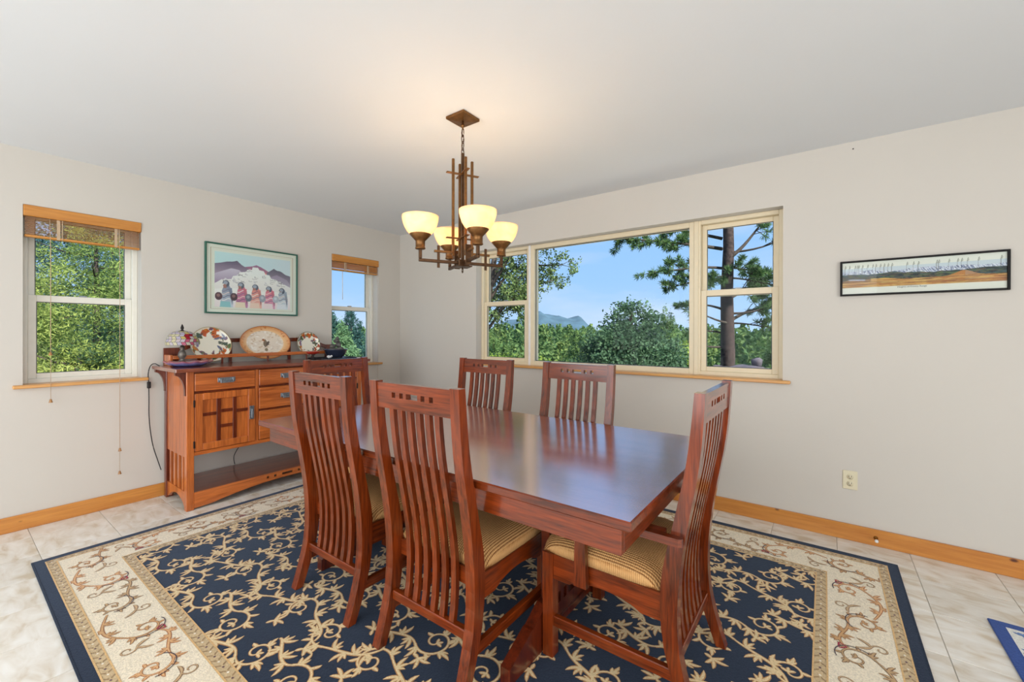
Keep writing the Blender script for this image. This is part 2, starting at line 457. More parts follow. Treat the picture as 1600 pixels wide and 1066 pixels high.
class MB:
    """collects simple solids and links them as ONE mesh object"""

    def __init__(self):
        self.v, self.f, self.c = [], [], []
        self.smooth = []

    def add(self, verts, faces, mat=None, col=None, smooth=False):
        o = len(self.v)
        if mat is not None:
            verts = [tuple(mat @ Vector(p)) for p in verts]
        self.v += [tuple(p) for p in verts]
        for f in faces:
            self.f.append([i + o for i in f])
            self.c.append(col)
            self.smooth.append(smooth)
        return self

    def box(self, x0, x1, y0, y1, z0, z1, bev=0.0, mat=None, col=None):
        if x0 > x1: x0, x1 = x1, x0
        if y0 > y1: y0, y1 = y1, y0
        if z0 > z1: z0, z1 = z1, z0
        b = min(bev, (x1 - x0) * .45, (y1 - y0) * .45, (z1 - z0) * .45)
        if b <= 0:
            v = [(x0, y0, z0), (x1, y0, z0), (x1, y1, z0), (x0, y1, z0), (x0, y0, z1), (x1, y0, z1), (x1, y1, z1), (x0, y1, z1)]
            f = [(0, 3, 2, 1), (4, 5, 6, 7), (0, 1, 5, 4), (1, 2, 6, 5), (2, 3, 7, 6), (3, 0, 4, 7)]
            return self.add(v, f, mat, col)
        X, Y, Z = (x0, x1), (y0, y1), (z0, z1)
        v, idx = [], {}
        for i in (0, 1):
            for j in (0, 1):
                for k in (0, 1):
                    px, py, pz = X[i], Y[j], Z[k]
                    sx, sy, sz = (b, -b)[i], (b, -b)[j], (b, -b)[k]
                    idx[i, j, k, 0] = len(v); v.append((px, py + sy, pz + sz))
                    idx[i, j, k, 1] = len(v); v.append((px + sx, py, pz + sz))
                    idx[i, j, k, 2] = len(v); v.append((px + sx, py + sy, pz))
        f = []
        for i in (0, 1):
            q = [idx[i, a, c, 0] for a, c in ((0, 0), (1, 0), (1, 1), (0, 1))]
            f.append(q if i else q[::-1])
            q = [idx[a, i, c, 1] for a, c in ((0, 0), (1, 0), (1, 1), (0, 1))]
            f.append(q[::-1] if i else q)
            q = [idx[a, c, i, 2] for a, c in ((0, 0), (1, 0), (1, 1), (0, 1))]
            f.append(q if i else q[::-1])
        for a in (0, 1):
            for c in (0, 1):
                q = [idx[0, a, c, 1], idx[1, a, c, 1], idx[1, a, c, 2], idx[0, a, c, 2]]
                f.append(q if (a ^ c) else q[::-1])
                q = [idx[a, 0, c, 0], idx[a, 1, c, 0], idx[a, 1, c, 2], idx[a, 0, c, 2]]
                f.append(q[::-1] if (a ^ c) else q)
                q = [idx[a, c, 0, 0], idx[a, c, 1, 0], idx[a, c, 1, 1], idx[a, c, 0, 1]]
                f.append(q if (a ^ c) else q[::-1])
        for i in (0, 1):
            for j in (0, 1):
                for k in (0, 1):
                    t = [idx[i, j, k, 0], idx[i, j, k, 1], idx[i, j, k, 2]]
                    f.append(t if (i + j + k) % 2 else t[::-1])
        return self.add(v, f, mat, col)

    def prism(self, poly, a, b, plane='YZ', mat=None, col=None):
        """polygon extruded along the remaining axis from a to b"""
        def P(p, t):
            if plane == 'YZ': return (t, p[0], p[1])
            if plane == 'XZ': return (p[0], t, p[1])
            return (p[0], p[1], t)
        n = len(poly)
        v = [P(p, a) for p in poly] + [P(p, b) for p in poly]
        f = [tuple(range(n))[::-1], tuple(range(n, 2 * n))]
        for i in range(n):
            j = (i + 1) % n
            f.append((i, j, n + j, n + i))
        return self.add(v, f, mat, col)

    def sweep(self, path, prof, mat=None, closed=False, col=None, smooth=False, up=(0, 0, 1)):
        """rectangular/any profile [(a,b)] swept along 3D path"""
        pts = [Vector(p) for p in path]
        n, k = len(pts), len(prof)
        v, f = [], []
        for i, p in enumerate(pts):
            if closed:
                t = pts[(i + 1) % n] - pts[i - 1]
            else:
                t = pts[min(i + 1, n - 1)] - pts[max(i - 1, 0)]
            t.normalize()
            u = Vector(up)
            if abs(t.dot(u)) > 0.98:
                u = Vector((1, 0, 0)) if abs(t.x) < 0.9 else Vector((0, 1, 0))
            s = t.cross(u).normalized()
            w = s.cross(t)
            for a, b in prof:
                v.append(p + s * a + w * b)
        m = n if closed else n - 1
        for i in range(m):
            i2 = (i + 1) % n
            for j in range(k):
                j2 = (j + 1) % k
                f.append((i * k + j, i * k + j2, i2 * k + j2, i2 * k + j))
        if not closed:
            f.append(tuple(range(k))[::-1]); f.append(tuple(range((n - 1) * k, n * k)))
        return self.add(v, f, mat, col, smooth)

    def tube(self, path, r, n=8, mat=None, closed=False, col=None, r1=None):
        pts = [Vector(p) for p in path]
        if r1 is None:
            prof = [(r * math.cos(2 * PI * i / n), r * math.sin(2 * PI * i / n)) for i in range(n)]
            return self.sweep(path, prof, mat, closed, col, True)
        v, f = [], []
        N = len(pts)
        for i, p in enumerate(pts):
            t = (pts[min(i + 1, N - 1)] - pts[max(i - 1, 0)]).normalized()
            u = Vector((0, 0, 1)) if abs(t.z) < 0.95 else Vector((1, 0, 0))
            s = t.cross(u).normalized(); w = s.cross(t)
            rr = r + (r1 - r) * i / (N - 1)
            for j in range(n):
                v.append(p + s * (rr * math.cos(2 * PI * j / n)) + w * (rr * math.sin(2 * PI * j / n)))
        for i in range(N - 1):
            for j in range(n):
                j2 = (j + 1) % n
                f.append((i * n + j, i * n + j2, (i + 1) * n + j2, (i + 1) * n + j))
        f.append(tuple(range(n))[::-1]); f.append(tuple(range((N - 1) * n, N * n)))
        return self.add(v, f, mat, col, True)

    def lathe(self, prof, n=24, mat=None, col=None, cap=True):
        """profile [(r,z)] about z"""
        v, f = [], []
        k = len(prof)
        for i in range(n):
            a = 2 * PI * i / n
            for r, z in prof:
                v.append((r * math.cos(a), r * math.sin(a), z))
        for i in range(n):
            i2 = (i + 1) % n
            for j in range(k - 1):
                f.append((i * k + j, i2 * k + j, i2 * k + j + 1, i * k + j + 1))
        if cap:
            if prof[0][0] > 1e-5: f.append(tuple(i * k for i in range(n))[::-1])
            if prof[-1][0] > 1e-5: f.append(tuple(i * k + k - 1 for i in range(n)))
        return self.add(v, f, mat, col, True)

    def build(self, name, mat, parent=None, kind=None, label=None, loc=None):
        me = bpy.data.meshes.new(name)
        me.from_pydata(self.v, [], self.f)
        if any(c is not None for c in self.c):
            at = me.color_attributes.new('Col', 'FLOAT_COLOR', 'CORNER')
            arr = []
            for f, c in zip(self.f, self.c):
                c = c if c is not None else (1, 1, 1)
                if isinstance(c, list):
                    for q in c: arr += [*q, 1.0]
                else:
                    arr += [*c, 1.0] * len(f)
            at.data.foreach_set('color', arr)
        me.polygons.foreach_set('use_smooth', self.smooth)
        me.materials.append(mat)
        me.update()
        o = bpy.data.objects.new(name, me)
        COL.objects.link(o)
        if parent is not None: o.parent = parent
        if kind: o['kind'] = kind
        if label: o['label'] = label
        if loc is not None: o.location = loc
        return o


def fast_mesh(name, verts, nper, cols, mat, parent=None, kind=None):
    """verts (N*nper,3) as separate polygons of nper corners, cols (N,3)"""
    N = len(verts) // nper
    me = bpy.data.meshes.new(name)
    me.vertices.add(N * nper); me.vertices.foreach_set('co', np.asarray(verts, np.float32).ravel())
    me.loops.add(N * nper); me.loops.foreach_set('vertex_index', np.arange(N * nper, dtype=np.int32))
    me.polygons.add(N)
    me.polygons.foreach_set('loop_start', np.arange(0, N * nper, nper, dtype=np.int32))
    me.polygons.foreach_set('loop_total', np.full(N, nper, np.int32))
    at = me.color_attributes.new('Col', 'FLOAT_COLOR', 'CORNER')
    c = np.ones((N, nper, 4), np.float32); c[:, :, :3] = np.asarray(cols)[:, None, :]
    at.data.foreach_set('color', c.ravel())
    me.materials.append(mat); me.update(calc_edges=True)
    o = bpy.data.objects.new(name, me); COL.objects.link(o)
    if parent is not None: o.parent = parent
    if kind: o['kind'] = kind
    return o


def grid_mesh(name, P, C, mat, parent=None, closed_u=False, thick=None):
    """P (ny,nx,3) points, C (ny,nx,3) linear colours at the points"""
    ny, nx = P.shape[:2]
    idx = np.arange(ny * nx).reshape(ny, nx)
    if closed_u:
        idx = np.concatenate([idx, idx[:, :1]], 1)
    q = np.stack([idx[:-1, :-1], idx[:-1, 1:], idx[1:, 1:], idx[1:, :-1]], -1).reshape(-1, 4)
    N = len(q)
    me = bpy.data.meshes.new(name)
    me.vertices.add(ny * nx); me.vertices.foreach_set('co', P.astype(np.float32).ravel())
    me.loops.add(N * 4); me.loops.foreach_set('vertex_index', q.astype(np.int32).ravel())
    me.polygons.add(N)
    me.polygons.foreach_set('loop_start', np.arange(0, N * 4, 4, dtype=np.int32))
    me.polygons.foreach_set('loop_total', np.full(N, 4, np.int32))
    me.polygons.foreach_set('use_smooth', np.ones(N, bool))
    at = me.color_attributes.new('Col', 'FLOAT_COLOR', 'POINT')
    c = np.ones((ny * nx, 4), np.float32); c[:, :3] = C.reshape(-1, 3)
    at.data.foreach_set('color', c.ravel())
    me.materials.append(mat); me.update(calc_edges=True)
    o = bpy.data.objects.new(name, me); COL.objects.link(o)
    if parent is not None: o.parent = parent
    return o


def thing(name, label, cat, loc=(0, 0, 0), rz=0.0, group=None):
    o = bpy.data.objects.new(name, None)
    COL.objects.link(o)
    o.empty_display_size = 0.1
    o.location = loc
    o.rotation_euler = (0, 0, rz)
    o['label'] = label
    o['category'] = cat
    if group: o['group'] = group
    return o


def tag(o, label, cat, group=None, kind=None):
    o['label'] = label; o['category'] = cat
    if group: o['group'] = group
    if kind: o['kind'] = kind
    return o


def struct(name, loc=None):
    o = bpy.data.objects.new(name, None); COL.objects.link(o)
    o['kind'] = 'structure'
    if loc: o.location = loc
    return o


def copy_tree(o, parent=None):
    c = o.copy(); COL.objects.link(c)
    if parent is not None:
        c.parent = parent
    for ch in [x for x in o.children]:
        copy_tree(ch, c)
    return c


def arc(cx, cy, r, a0, a1, n):
    return [(cx + r * math.cos(a0 + (a1 - a0) * i / n), cy + r * math.sin(a0 + (a1 - a0) * i / n)) for i in range(n + 1)]


# ------------------------------------------------------------------ room shell
H = 2.44
XR, YR = 6.9, -5.75        # unseen right and rear walls
T = 0.20


def wall_cells(axis, u0, u1, opens, t0, t1):
    """wall in plane axis ('X' wall runs along y at x in t0..t1 ; 'Y' wall runs along x)"""
    us = sorted({u0, u1, *[a for o in opens for a in o[:2]]})
    zs = sorted({0.0, H, *[a for o in opens for a in o[2:]]})
    b = MB()
    for i in range(len(us) - 1):
        for j in range(len(zs) - 1):
            cu, cz = (us[i] + us[i + 1]) / 2, (zs[j] + zs[j + 1]) / 2
            if any(o[0] < cu < o[1] and o[2] < cz < o[3] for o in opens):
                continue
            if axis == 'X': b.box(t0, t1, us[i], us[i + 1], zs[j], zs[j + 1])
            else: b.box(us[i], us[i + 1], t0, t1, zs[j], zs[j + 1])
    return b


A1 = (-2.998, -2.412, 0.921, 2.085)     # window openings in the left wall (y0,y1,z0,z1)
A2 = (-0.883, -0.308, 0.921, 2.088)
BO = (1.218, 3.911, 0.951, 2.112)       # wide opening in the back wall (x0,x1,z0,z1)

wall_cells('X', YR, 0.0, [A1, A2], -T, 0.0).build('wall_left', M_WALL, kind='structure')
wall_cells('Y', -T, XR, [BO], 0.0, T).build('wall_back', M_WALL, kind='structure')
wall_cells('X', YR, 0.0, [], XR, XR + T).build('wall_right', M_WALL, kind='structure')
wall_cells('Y', -T, XR + T, [], YR - T, YR).build('wall_rear', M_WALL, kind='structure')
MB().box(-T, XR + T, YR - T, T, H, H + 0.2).build('ceiling', M_CEIL, kind='structure')

# floor: grout bed with single tiles (every joint is a recess)
floor = MB().box(-T, XR + T, YR - T, T, -0.2, -0.004).build('floor', M_GROUT, kind='structure')
PITCH, JT = 0.333, 0.003
tile_mesh = {}
xs = [4.530 + PITCH * k for k in range(-14, 7)]
ys = [-0.313 - PITCH * k for k in range(-1, 15)]
for xa in xs:
    for ya in ys:
        x0, x1 = max(xa, 0.0), min(xa + PITCH, 6.3)
        y1, y0 = min(ya, 0.0), max(ya - PITCH, -4.4)
        if x1 - x0 < 0.03 or y1 - y0 < 0.03 or x0 > 6.0:
            continue
        # tiles wholly under the rug or behind the camera are left out
        if x0 > 1.1 and x1 < 4.1 and y0 > -2.65 and y1 < -0.65:
            continue
        key = (round(x1 - x0, 3), round(y1 - y0, 3))
        if key not in tile_mesh:
            o = MB().box(JT / 2, key[0] - JT / 2, JT / 2, key[1] - JT / 2, -0.008, 0.0, 0.001).build('tile', M_TILE, floor)
            tile_mesh[key] = o.data
        else:
            o = bpy.data.objects.new('tile', tile_mesh[key]); COL.objects.link(o); o.parent = floor
        o.location = (x0, y0, 0)

# baseboards (pine)
MB().box(0.0, 0.016, YR, 0.0, 0.0, 0.098, 0.003).build('baseboard_left', M_PINEY, kind='structure')
MB().box(0.016, XR, -0.016, 0.0, 0.0, 0.098, 0.003).build('baseboard_back', M_PINEX, kind='structure')

# ------------------------------------------------------------------ windows


def rect_frame(b, axis, u0, u1, z0, z1, w, d0, d1, wb=None, wt=None, bev=0.003):
    """four bars of a frame; axis 'X' = window in left wall (depth along x), 'Y' = back wall"""
    wb = w if wb is None else wb
    wt = w if wt is None else wt
    bars = [(u0, u0 + w, z0, z1), (u1 - w, u1, z0, z1), (u0 + w, u1 - w, z0, z0 + wb), (u0 + w, u1 - w, z1 - wt, z1)]
    for a, c, e, g in bars:
        if axis == 'X': b.box(d0, d1, a, c, e, g, bev)
        else: b.box(a, c, d0, d1, e, g, bev)
    return b


def pane(axis, u0, u1, z0, z1, d, parent):
    b = MB()
    if axis == 'X': b.box(d - 0.002, d + 0.002, u0, u1, z0, z1)
    else: b.box(u0, u1, d - 0.002, d + 0.002, z0, z1)
    return b.build('pane', M_GLASS, parent)


def double_hung(root, axis, u0, u1, z0, z1, d, sgn, mat, zmid, bottom=0.03):
    """d = room-side face depth, sgn = direction to the outside"""
    def D(a): return d + sgn * a
    rect_frame(MB(), axis, u0, u1, z0, z1, 0.030, D(0), D(0.085), bottom).build('frame', mat, root)
    # upper sash (outer track), lower sash (inner track)
    us = rect_frame(MB(), axis, u0 + .030, u1 - .030, zmid - .005, z1 - .030, 0.036, D(.045), D(.075), 0.045).build('sash', mat, root)
    ls = rect_frame(MB(), axis, u0 + .030, u1 - .030, z0 + bottom, zmid + .042, 0.040, D(.012), D(.042), 0.036, 0.045).build('sash', mat, root)
    pane(axis, u0 + .066, u1 - .066, zmid + .04, z1 - .066, D(.06), us)
    pane(axis, u0 + .070, u1 - .070, z0 + bottom + .036, zmid - .003, D(.027), ls)
    g = MB()
    for (a, c, z, zz, dd) in ((u0 + .066, u1 - .066, zmid + .04, z1 - .066, D(.047)), (u0 + .070, u1 - .070, z0 + bottom + .036, zmid - .003, D(.014))):
        rect_frame(g, axis, a - .001, c + .001, z - .001, zz + .001, 0.004, dd, dd + sgn * 0.004, bev=0)
    g.build('gasket', M_GASKET, root)
    # sash lock
    uc = (u0 + u1) / 2
    lk = MB()
    if axis == 'X': lk.box(D(.012), D(.035), uc - .02, uc + .02, zmid + .042, zmid + .052, .002)
    else: lk.box(uc - .02, uc + .02, D(.012), D(.035), zmid + .042, zmid + .052, .002)
    lk.build('sash_lock', M_PEWTER, root)


w1 = struct('window_1')
double_hung(w1, 'X', A1[0], A1[1], A1[2], A1[3], -0.105, -1, M_VINYL, 1.470)
MB().box(-0.11, 0.036, A1[0] - .044, A1[1] + .036, 0.902, 0.924, 0.004).build('sill', M_SILLY, w1)
w2 = struct('window_2')
double_hung(w2, 'X', A2[0], A2[1], A2[2], A2[3], -0.105, -1, M_VINYL, 1.510)
MB().box(-0.11, 0.036, A2[0] - .044, A2[1] + .036, 0.902, 0.924, 0.004).build('sill', M_SILLY, w2)
w3 = struct('window_3')
double_hung(w3, 'Y', BO[0], 1.832, BO[2], BO[3], 0.085, 1, M_VINYLB, 1.545)
double_hung(w3, 'Y', 3.352, BO[1], BO[2], BO[3], 0.085, 1, M_VINYLB, 1.545)
rect_frame(MB(), 'Y', 1.832, 3.352, BO[2], BO[3], 0.052, 0.085, 0.165, 0.045, 0.040).build('frame', M_VINYLB, w3)
pane('Y', 1.884, 3.300, BO[2] + .045, BO[3] - .040, 0.125, w3)
rect_frame(MB(), 'Y', 1.883, 3.301, BO[2] + .044, BO[3] - .039, 0.006, 0.112, 0.118, bev=0).build('gasket', M_GASKET, w3)
MB().box(1.822, 1.844, 0.076, 0.09, BO[2], BO[3], 0.003).build('mullion_cover', M_WHITE, w3)
MB().box(3.335, 3.368, 0.078, 0.09, BO[2], BO[3], 0.003).build('mullion_cover', M_VINYLB, w3)
MB().box(BO[0] - .044, BO[1] + .044, -0.036, 0.09, 0.933, 0.954, 0.004).build('sill', M_SILLX, w3)

# ------------------------------------------------------------------ rug
RX0, RX1, RY0, RY1 = 0.672, 4.456, -3.022, -0.236
RT = 0.009
NAVY, NAVY2 = S(35, 42, 56), S(27, 32, 47)
TAN, CREAM = S(204, 178, 134), S(238, 224, 196)
rug = thing('area_rug', 'large navy and cream scroll patterned rug under the dining table', 'rug', ((RX0 + RX1) / 2, (RY0 + RY1) / 2, 0.0005))
HX, HY = (RX1 - RX0) / 2, (RY1 - RY0) / 2
bands = [0.0, 0.046, 0.090, 0.308, 0.358]
bcol = [NAVY2, TAN, CREAM, TAN, NAVY]
b = MB()
b.box(-HX, HX, -HY, HY, 0.0, RT, 0.003, col=NAVY2)
b.build('backing', M_RUG, rug)


def ring(b, d0, d1, z, col):
    o = [(-HX + d0, -HY + d0), (HX - d0, -HY + d0), (HX - d0, HY - d0), (-HX + d0, HY - d0)]
    i = [(-HX + d1, -HY + d1), (HX - d1, -HY + d1), (HX - d1, HY - d1), (-HX + d1, HY - d1)]
    v = [(*p, z) for p in o + i]
    f = [(k, (k + 1) % 4, 4 + (k + 1) % 4, 4 + k) for k in range(4)]
    b.add(v, f, col=col)


b = MB()
Z0 = RT + 0.0006
for k in range(1, 4):
    ring(b, bands[k], bands[k + 1], Z0, bcol[k])
fx, fy = HX - bands[4], HY - bands[4]
b.add([(-fx, -fy, Z0), (fx, -fy, Z0), (fx, fy, Z0), (-fx, fy, Z0)], [(0, 1, 2, 3)], col=NAVY)
b.build('woven_ground', M_RUG, rug)


def clip_poly(poly, x0, x1, y0, y1):
    for ax, lim, sg in ((0, x0, 1), (0, x1, -1), (1, y0, 1), (1, y1, -1)):
        out = []
        for i in range(len(poly)):
            p, q = poly[i - 1], poly[i]
            dp, dq = (p[ax] - lim) * sg, (q[ax] - lim) * sg
            if dp >= 0: out.append(p) if False else None
            if (dp >= 0) != (dq >= 0):
                t = dp / (dp - dq)
                out.append((p[0] + (q[0] - p[0]) * t, p[1] + (q[1] - p[1]) * t))
            if dq >= 0: out.append(q)
        poly = out
        if len(poly) < 3: return []
    return poly


def ribbon_quads(pts, ws):
    pts = np.asarray(pts, float); n = len(pts)
    t = np.gradient(pts, axis=0); t /= np.linalg.norm(t, axis=1)[:, None] + 1e-9
    nrm = np.stack([-t[:, 1], t[:, 0]], 1)
    ws = np.asarray(ws)[:, None] / 2
    a, c = pts + nrm * ws, pts - nrm * ws
    return [[tuple(c[i]), tuple(c[i + 1]), tuple(a[i + 1]), tuple(a[i])] for i in range(n - 1)]


def bez(p0, p1, p2, p3, n=10):
    t = np.linspace(0, 1, n)[:, None]
    p0, p1, p2, p3 = map(np.asarray, (p0, p1, p2, p3))
    return (1 - t) ** 3 * p0 + 3 * (1 - t) ** 2 * t * p1 + 3 * (1 - t) * t * t * p2 + t ** 3 * p3


def leaf(p, ang, L, W, curl=0.5, n=6):
    """teardrop leaf as a curved ribbon"""
    d = np.array([math.cos(ang), math.sin(ang)]); q = np.array([-d[1], d[0]])
    p = np.asarray(p)
    pts = bez(p, p + d * L * .35, p + d * L * .7 + q * curl * L * .2, p + d * L * .92 + q * curl * L * .5, n)
    t = np.linspace(0, 1, n)
    return pts, W * np.sin(PI * np.clip(t * .92 + .08, 0, 1)) ** 0.7 + 0.0008


def spiral(c, R, a0, turns, sgn, shrink=0.22, n=26):
    t = np.linspace(0, 1, n)
    a = a0 + sgn * t * turns * 2 * PI
    r = R * (1 - (1 - shrink) * t ** 0.85)
    return np.stack([c[0] + r * np.cos(a), c[1] + r * np.sin(a)], 1)


def acanthus(c, R, a0, sgn, stem_to=None, scale=1.0, turns=1.3):
    """one scroll of the vine with its flame leaves; returns strokes"""
    out = []
    sp = spiral(c, R, a0, turns, sgn, .16, 34)
    n = len(sp)
    out.append((sp, np.linspace(0.0125, 0.007, n) * scale))
    end = sp[-1]
    aend = math.atan2(sp[-1][1] - sp[-3][1], sp[-1][0] - sp[-3][0])
    for da in (-1.1, -.3, 0.6):
        out.append(leaf(end, aend + da, 0.030 * scale, 0.013 * scale, da * .5))
    for k, (fr, L) in enumerate(((0.04, 0.060), (0.13, 0.040), (0.24, 0.058), (0.36, 0.036), (0.48, 0.046), (0.62, 0.030))):
        i = int(fr * (n - 1))
        t = sp[min(i + 1, n - 1)] - sp[max(i - 1, 0)]
        a = math.atan2(t[1], t[0])
        out.append(leaf(sp[i], a - sgn * .55, L * scale, 0.0165 * scale, -sgn * 1.1))
        if k % 2 == 0:
            out.append(leaf(sp[i], a - sgn * 1.25, L * .62 * scale, 0.0135 * scale, -sgn * .6))
            out.append(leaf(sp[i], a - sgn * .1 , L * .75 * scale, 0.012 * scale, -sgn * .9))
    if stem_to is not None:
        s = sp[0]
        t = sp[0] - sp[1]; t /= np.linalg.norm(t)
        st = np.asarray(stem_to)
        dist = np.linalg.norm(st - s)
        q = np.array([t[1], -t[0]]) * sgn
        pts = bez(st, st + (s - st) * .3 - q * dist * .28, s + t * dist * .42, s, 16)
        out.append((pts, (0.009 + 0.007 * np.sin(np.linspace(0, PI, 16))) * scale))
        for i, side in ((3, 1), (6, -1), (9, 1), (12, -1)):
            tt = pts[i + 1] - pts[i - 1]; a = math.atan2(tt[1], tt[0])
            for da, L, W in ((.5, .062, .017), (1.05, .046, .015), (1.6, .030, .012)):
                out.append(leaf(pts[i], a + side * da, L * scale, W * scale, side * 1.1))
    return out


LAYER = [0]


def lay(b, strokes, rect, z, edge_col, core_col, edge_w=0.0065, core=0.62):
    for pts, ws in strokes:
        LAYER[0] = (LAYER[0] + 1) % 37
        dz = LAYER[0] * 1.2e-5
        for q in ribbon_quads(pts, np.asarray(ws) + edge_w * 0.5):
            p = clip_poly(q, *rect)
            if len(p) >= 3: b.add([(*c, z + dz) for c in p], [tuple(range(len(p)))], col=edge_col)
        for q in ribbon_quads(pts, np.asarray(ws) * core):
            p = clip_poly(q, *rect)
            if len(p) >= 3: b.add([(*c, z + 0.0005 + dz) for c in p], [tuple(range(len(p)))], col=core_col)


# field: rows of opposed scrolls on the navy ground
b = MB()
frect = (-fx, fx, -fy, fy)
CW, CH = 0.262, 0.226
nxs, nys = int(2 * fx / CW) + 3, int(2 * fy / CH) + 3
rr = random.Random(5)
EC, CC = S(184, 134, 78), S(230, 204, 154)
for i in range(-1, nxs):
    for j in range(-1, nys):
        cx = -fx + (i + 0.5 * (j % 2)) * CW + rr.uniform(-.012, .012)
        cy = -fy + (j + 0.40) * CH + rr.uniform(-.010, .010)
        sg = 1 if (i + j) % 2 else -1
        d = 1 if j % 2 else -1
        a0 = (0 if d > 0 else PI) + sg * rr.uniform(.5, .9)
        R = 0.082 + rr.uniform(-.006, .004)
        stem = np.array([cx + d * CW * .98, cy - sg * R * .95])
        lay(b, acanthus((cx, cy), R, a0, sg, stem), frect, Z0 + 0.0007, EC, CC, 0.0045, .66)
        # loose flame spray in the gap between rows
        g = np.array([cx + CW * .5, cy + CH * .52])
        ga = rr.uniform(0, 6.28)
        sp2 = [leaf(g, ga + da, L, .0155, c_) for da, L, c_ in ((-.9, .040, -1), (-.35, .056, -.7), (.2, .062, .6), (.75, .046, 1), (PI, .034, .4))]
        lay(b, sp2, frect, Z0 + 0.0007, EC, CC, 0.0045, .66)
b.build('field_scrollwork', M_RUG, rug, kind='stuff')

# cream border: acanthus scrolls in browns with red and dark accents
b = MB()
bc = (bands[2] + bands[3]) / 2


def border_run(L, place, n):
    step = L / n
    big = (-HX + bands[2] + .003, HX - bands[2] - .003, -HY + bands[2] + .003, HY - bands[2] - .003)
    for k in range(n):
        u = -L / 2 + (k + .5) * step
        sg = 1 if k % 2 else -1
        pal = [((160, 108, 60), (206, 160, 104)), ((176, 112, 58), (222, 172, 116)), ((132, 100, 66), (196, 160, 112))][k % 3]
        P = lambda q: [(place(np.clip(np.asarray(p), (-9, -.1), (9, .1))), w) for p, w in q]
        st = acanthus((u, 0.022 * sg), 0.066, (-PI / 2 if sg > 0 else PI / 2) + 0.4, sg, (u - step * .78, -0.055 * sg), 0.74, 1.15)
        lay(b, P(st), big, Z0 + .0007, S(*pal[0]), S(*pal[1]), 0.0035, 0.62)
        # slender counter tendril with a small curl
        td = spiral((u + step * .40, -0.060 * sg), 0.030, PI / 2 * sg, 1.1, -sg, .25, 18)
        lay(b, P([(td, np.linspace(.006, .004, 18)), leaf(td[0], .4 * sg, .055, .012, sg), leaf(td[0], 2.6, .05, .012, -sg)]), big, Z0 + .0009, S(150, 112, 76), S(206, 174, 128), 0.003, 0.6)
        # crimson heart shaped bud and a dark outline on the big curl
        if k % 2:
            hp = np.array([u + .052, .066 * sg])
            hr = [(hp + np.array([.016 * math.sin(t) ** 3 * 1.1, sg * (.013 * math.cos(t) - .005 * math.cos(2 * t))]), .0045) for t in np.linspace(0.2, 2 * PI - .2, 14)]
            lay(b, P([(np.array([h[0] for h in hr]), np.full(14, .0055))]), big, Z0 + .0014, S(150, 30, 50), S(178, 48, 66), 0.001, 0.6)
        dk = spiral((u, 0.022 * sg), 0.071, (-PI / 2 if sg > 0 else PI / 2) + .9, .42, sg, .93, 14)
        lay(b, P([(dk, np.full(14, .0035))]), big, Z0 + .0016, S(78, 60, 62), S(78, 60, 62), 0.0, 0.9)


LX, LY = 2 * (HX - bands[2]), 2 * (HY - bands[2])
border_run(LX, lambda p: np.stack([p[:, 0], p[:, 1] - HY + bc], 1), 12)
border_run(LX, lambda p: np.stack([-p[:, 0], -p[:, 1] + HY - bc], 1), 12)
border_run(LY - .44, lambda p: np.stack([-p[:, 1] + HX - bc, p[:, 0]], 1), 8)
border_run(LY - .44, lambda p: np.stack([p[:, 1] - HX + bc, -p[:, 0]], 1), 8)
b.build('border_scrollwork', M_RUG, rug, kind='stuff')

# guard stripes: little leaf chevrons and rosettes
b = MB()


def guard(d0, d1, step):
    m = (d0 + d1) / 2; h = (d1 - d0) / 2
    for side in range(4):
        L = (2 * HX if side % 2 == 0 else 2 * HY) - 2 * d0
        n = int(L / step)
        for k in range(n):
            u = -L / 2 + (k + .5) * L / n
            def pl(a, c):
                if side == 0: return (a, c - HY + m)
                if side == 2: return (a, c + HY - m)
                if side == 1: return (c + HX - m, a)
                return (c - HX + m, a)
            for sg in (-1, 1):
                q = [pl(u - step * .38, sg * h * .75), pl(u - step * .1, sg * h * .12), pl(u + step * .12, sg * h * .12), pl(u - step * .18, sg * h * .75)]
                b.add([(*c, Z0 + .0007) for c in q], [(0, 1, 2, 3)], col=S(164, 134, 92))
            q = [pl(u + step * .30, -h * .22), pl(u + step * .44, 0), pl(u + step * .30, h * .22), pl(u + step * .16, 0)]
            b.add([(*c, Z0 + .0007) for c in q], [(0, 1, 2, 3)], col=S(110, 76, 74) if k % 2 else S(242, 230, 206))
    for dd in (d0, d1 - .006):
        ring(b, dd, dd + .006, Z0 + .0010, S(220, 180, 120))


guard(bands[1], bands[2], 0.042)
guard(bands[3], bands[4], 0.042)
b.build('guard_stripe_pattern', M_RUG, rug, kind='stuff')
# stitched binding
b = MB()
ring(b, 0.0, 0.006, RT + .0008, S(20, 22, 34))
b.build('binding', M_RUG, rug)

# small second rug at the right edge
r2 = thing('small_rug', 'small cream floral rug with royal blue edge on the tiles at right', 'rug', (5.22, -0.98, 0.0005))
b = MB(); b.box(-.505, .505, -.41, .41, 0, .009, .003, col=S(44, 70, 140)); b.build('backing', M_RUG, r2)
b = MB()
v = [(-.46, -.365, .0098), (.46, -.365, .0098), (.46, .365, .0098), (-.46, .365, .0098)]
b.add(v, [(0, 1, 2, 3)], col=S(226, 224, 214)); b.build('woven_ground', M_RUG, r2)
b = MB()
for i in range(7):
    for j in range(6):
        c = (-.40 + i * .135, -.32 + j * .128)
        lay(b, acanthus(c, .04, i * 1.3 + j, 1 if (i + j) % 2 else -1, None, .6), (-.455, .455, -.36, .36), .0104,
            S(52, 84, 150) if (i + j) % 3 else S(120, 140, 120), S(120, 150, 200), .003, .5)
b.build('floral_pattern', M_RUG, r2, kind='stuff')

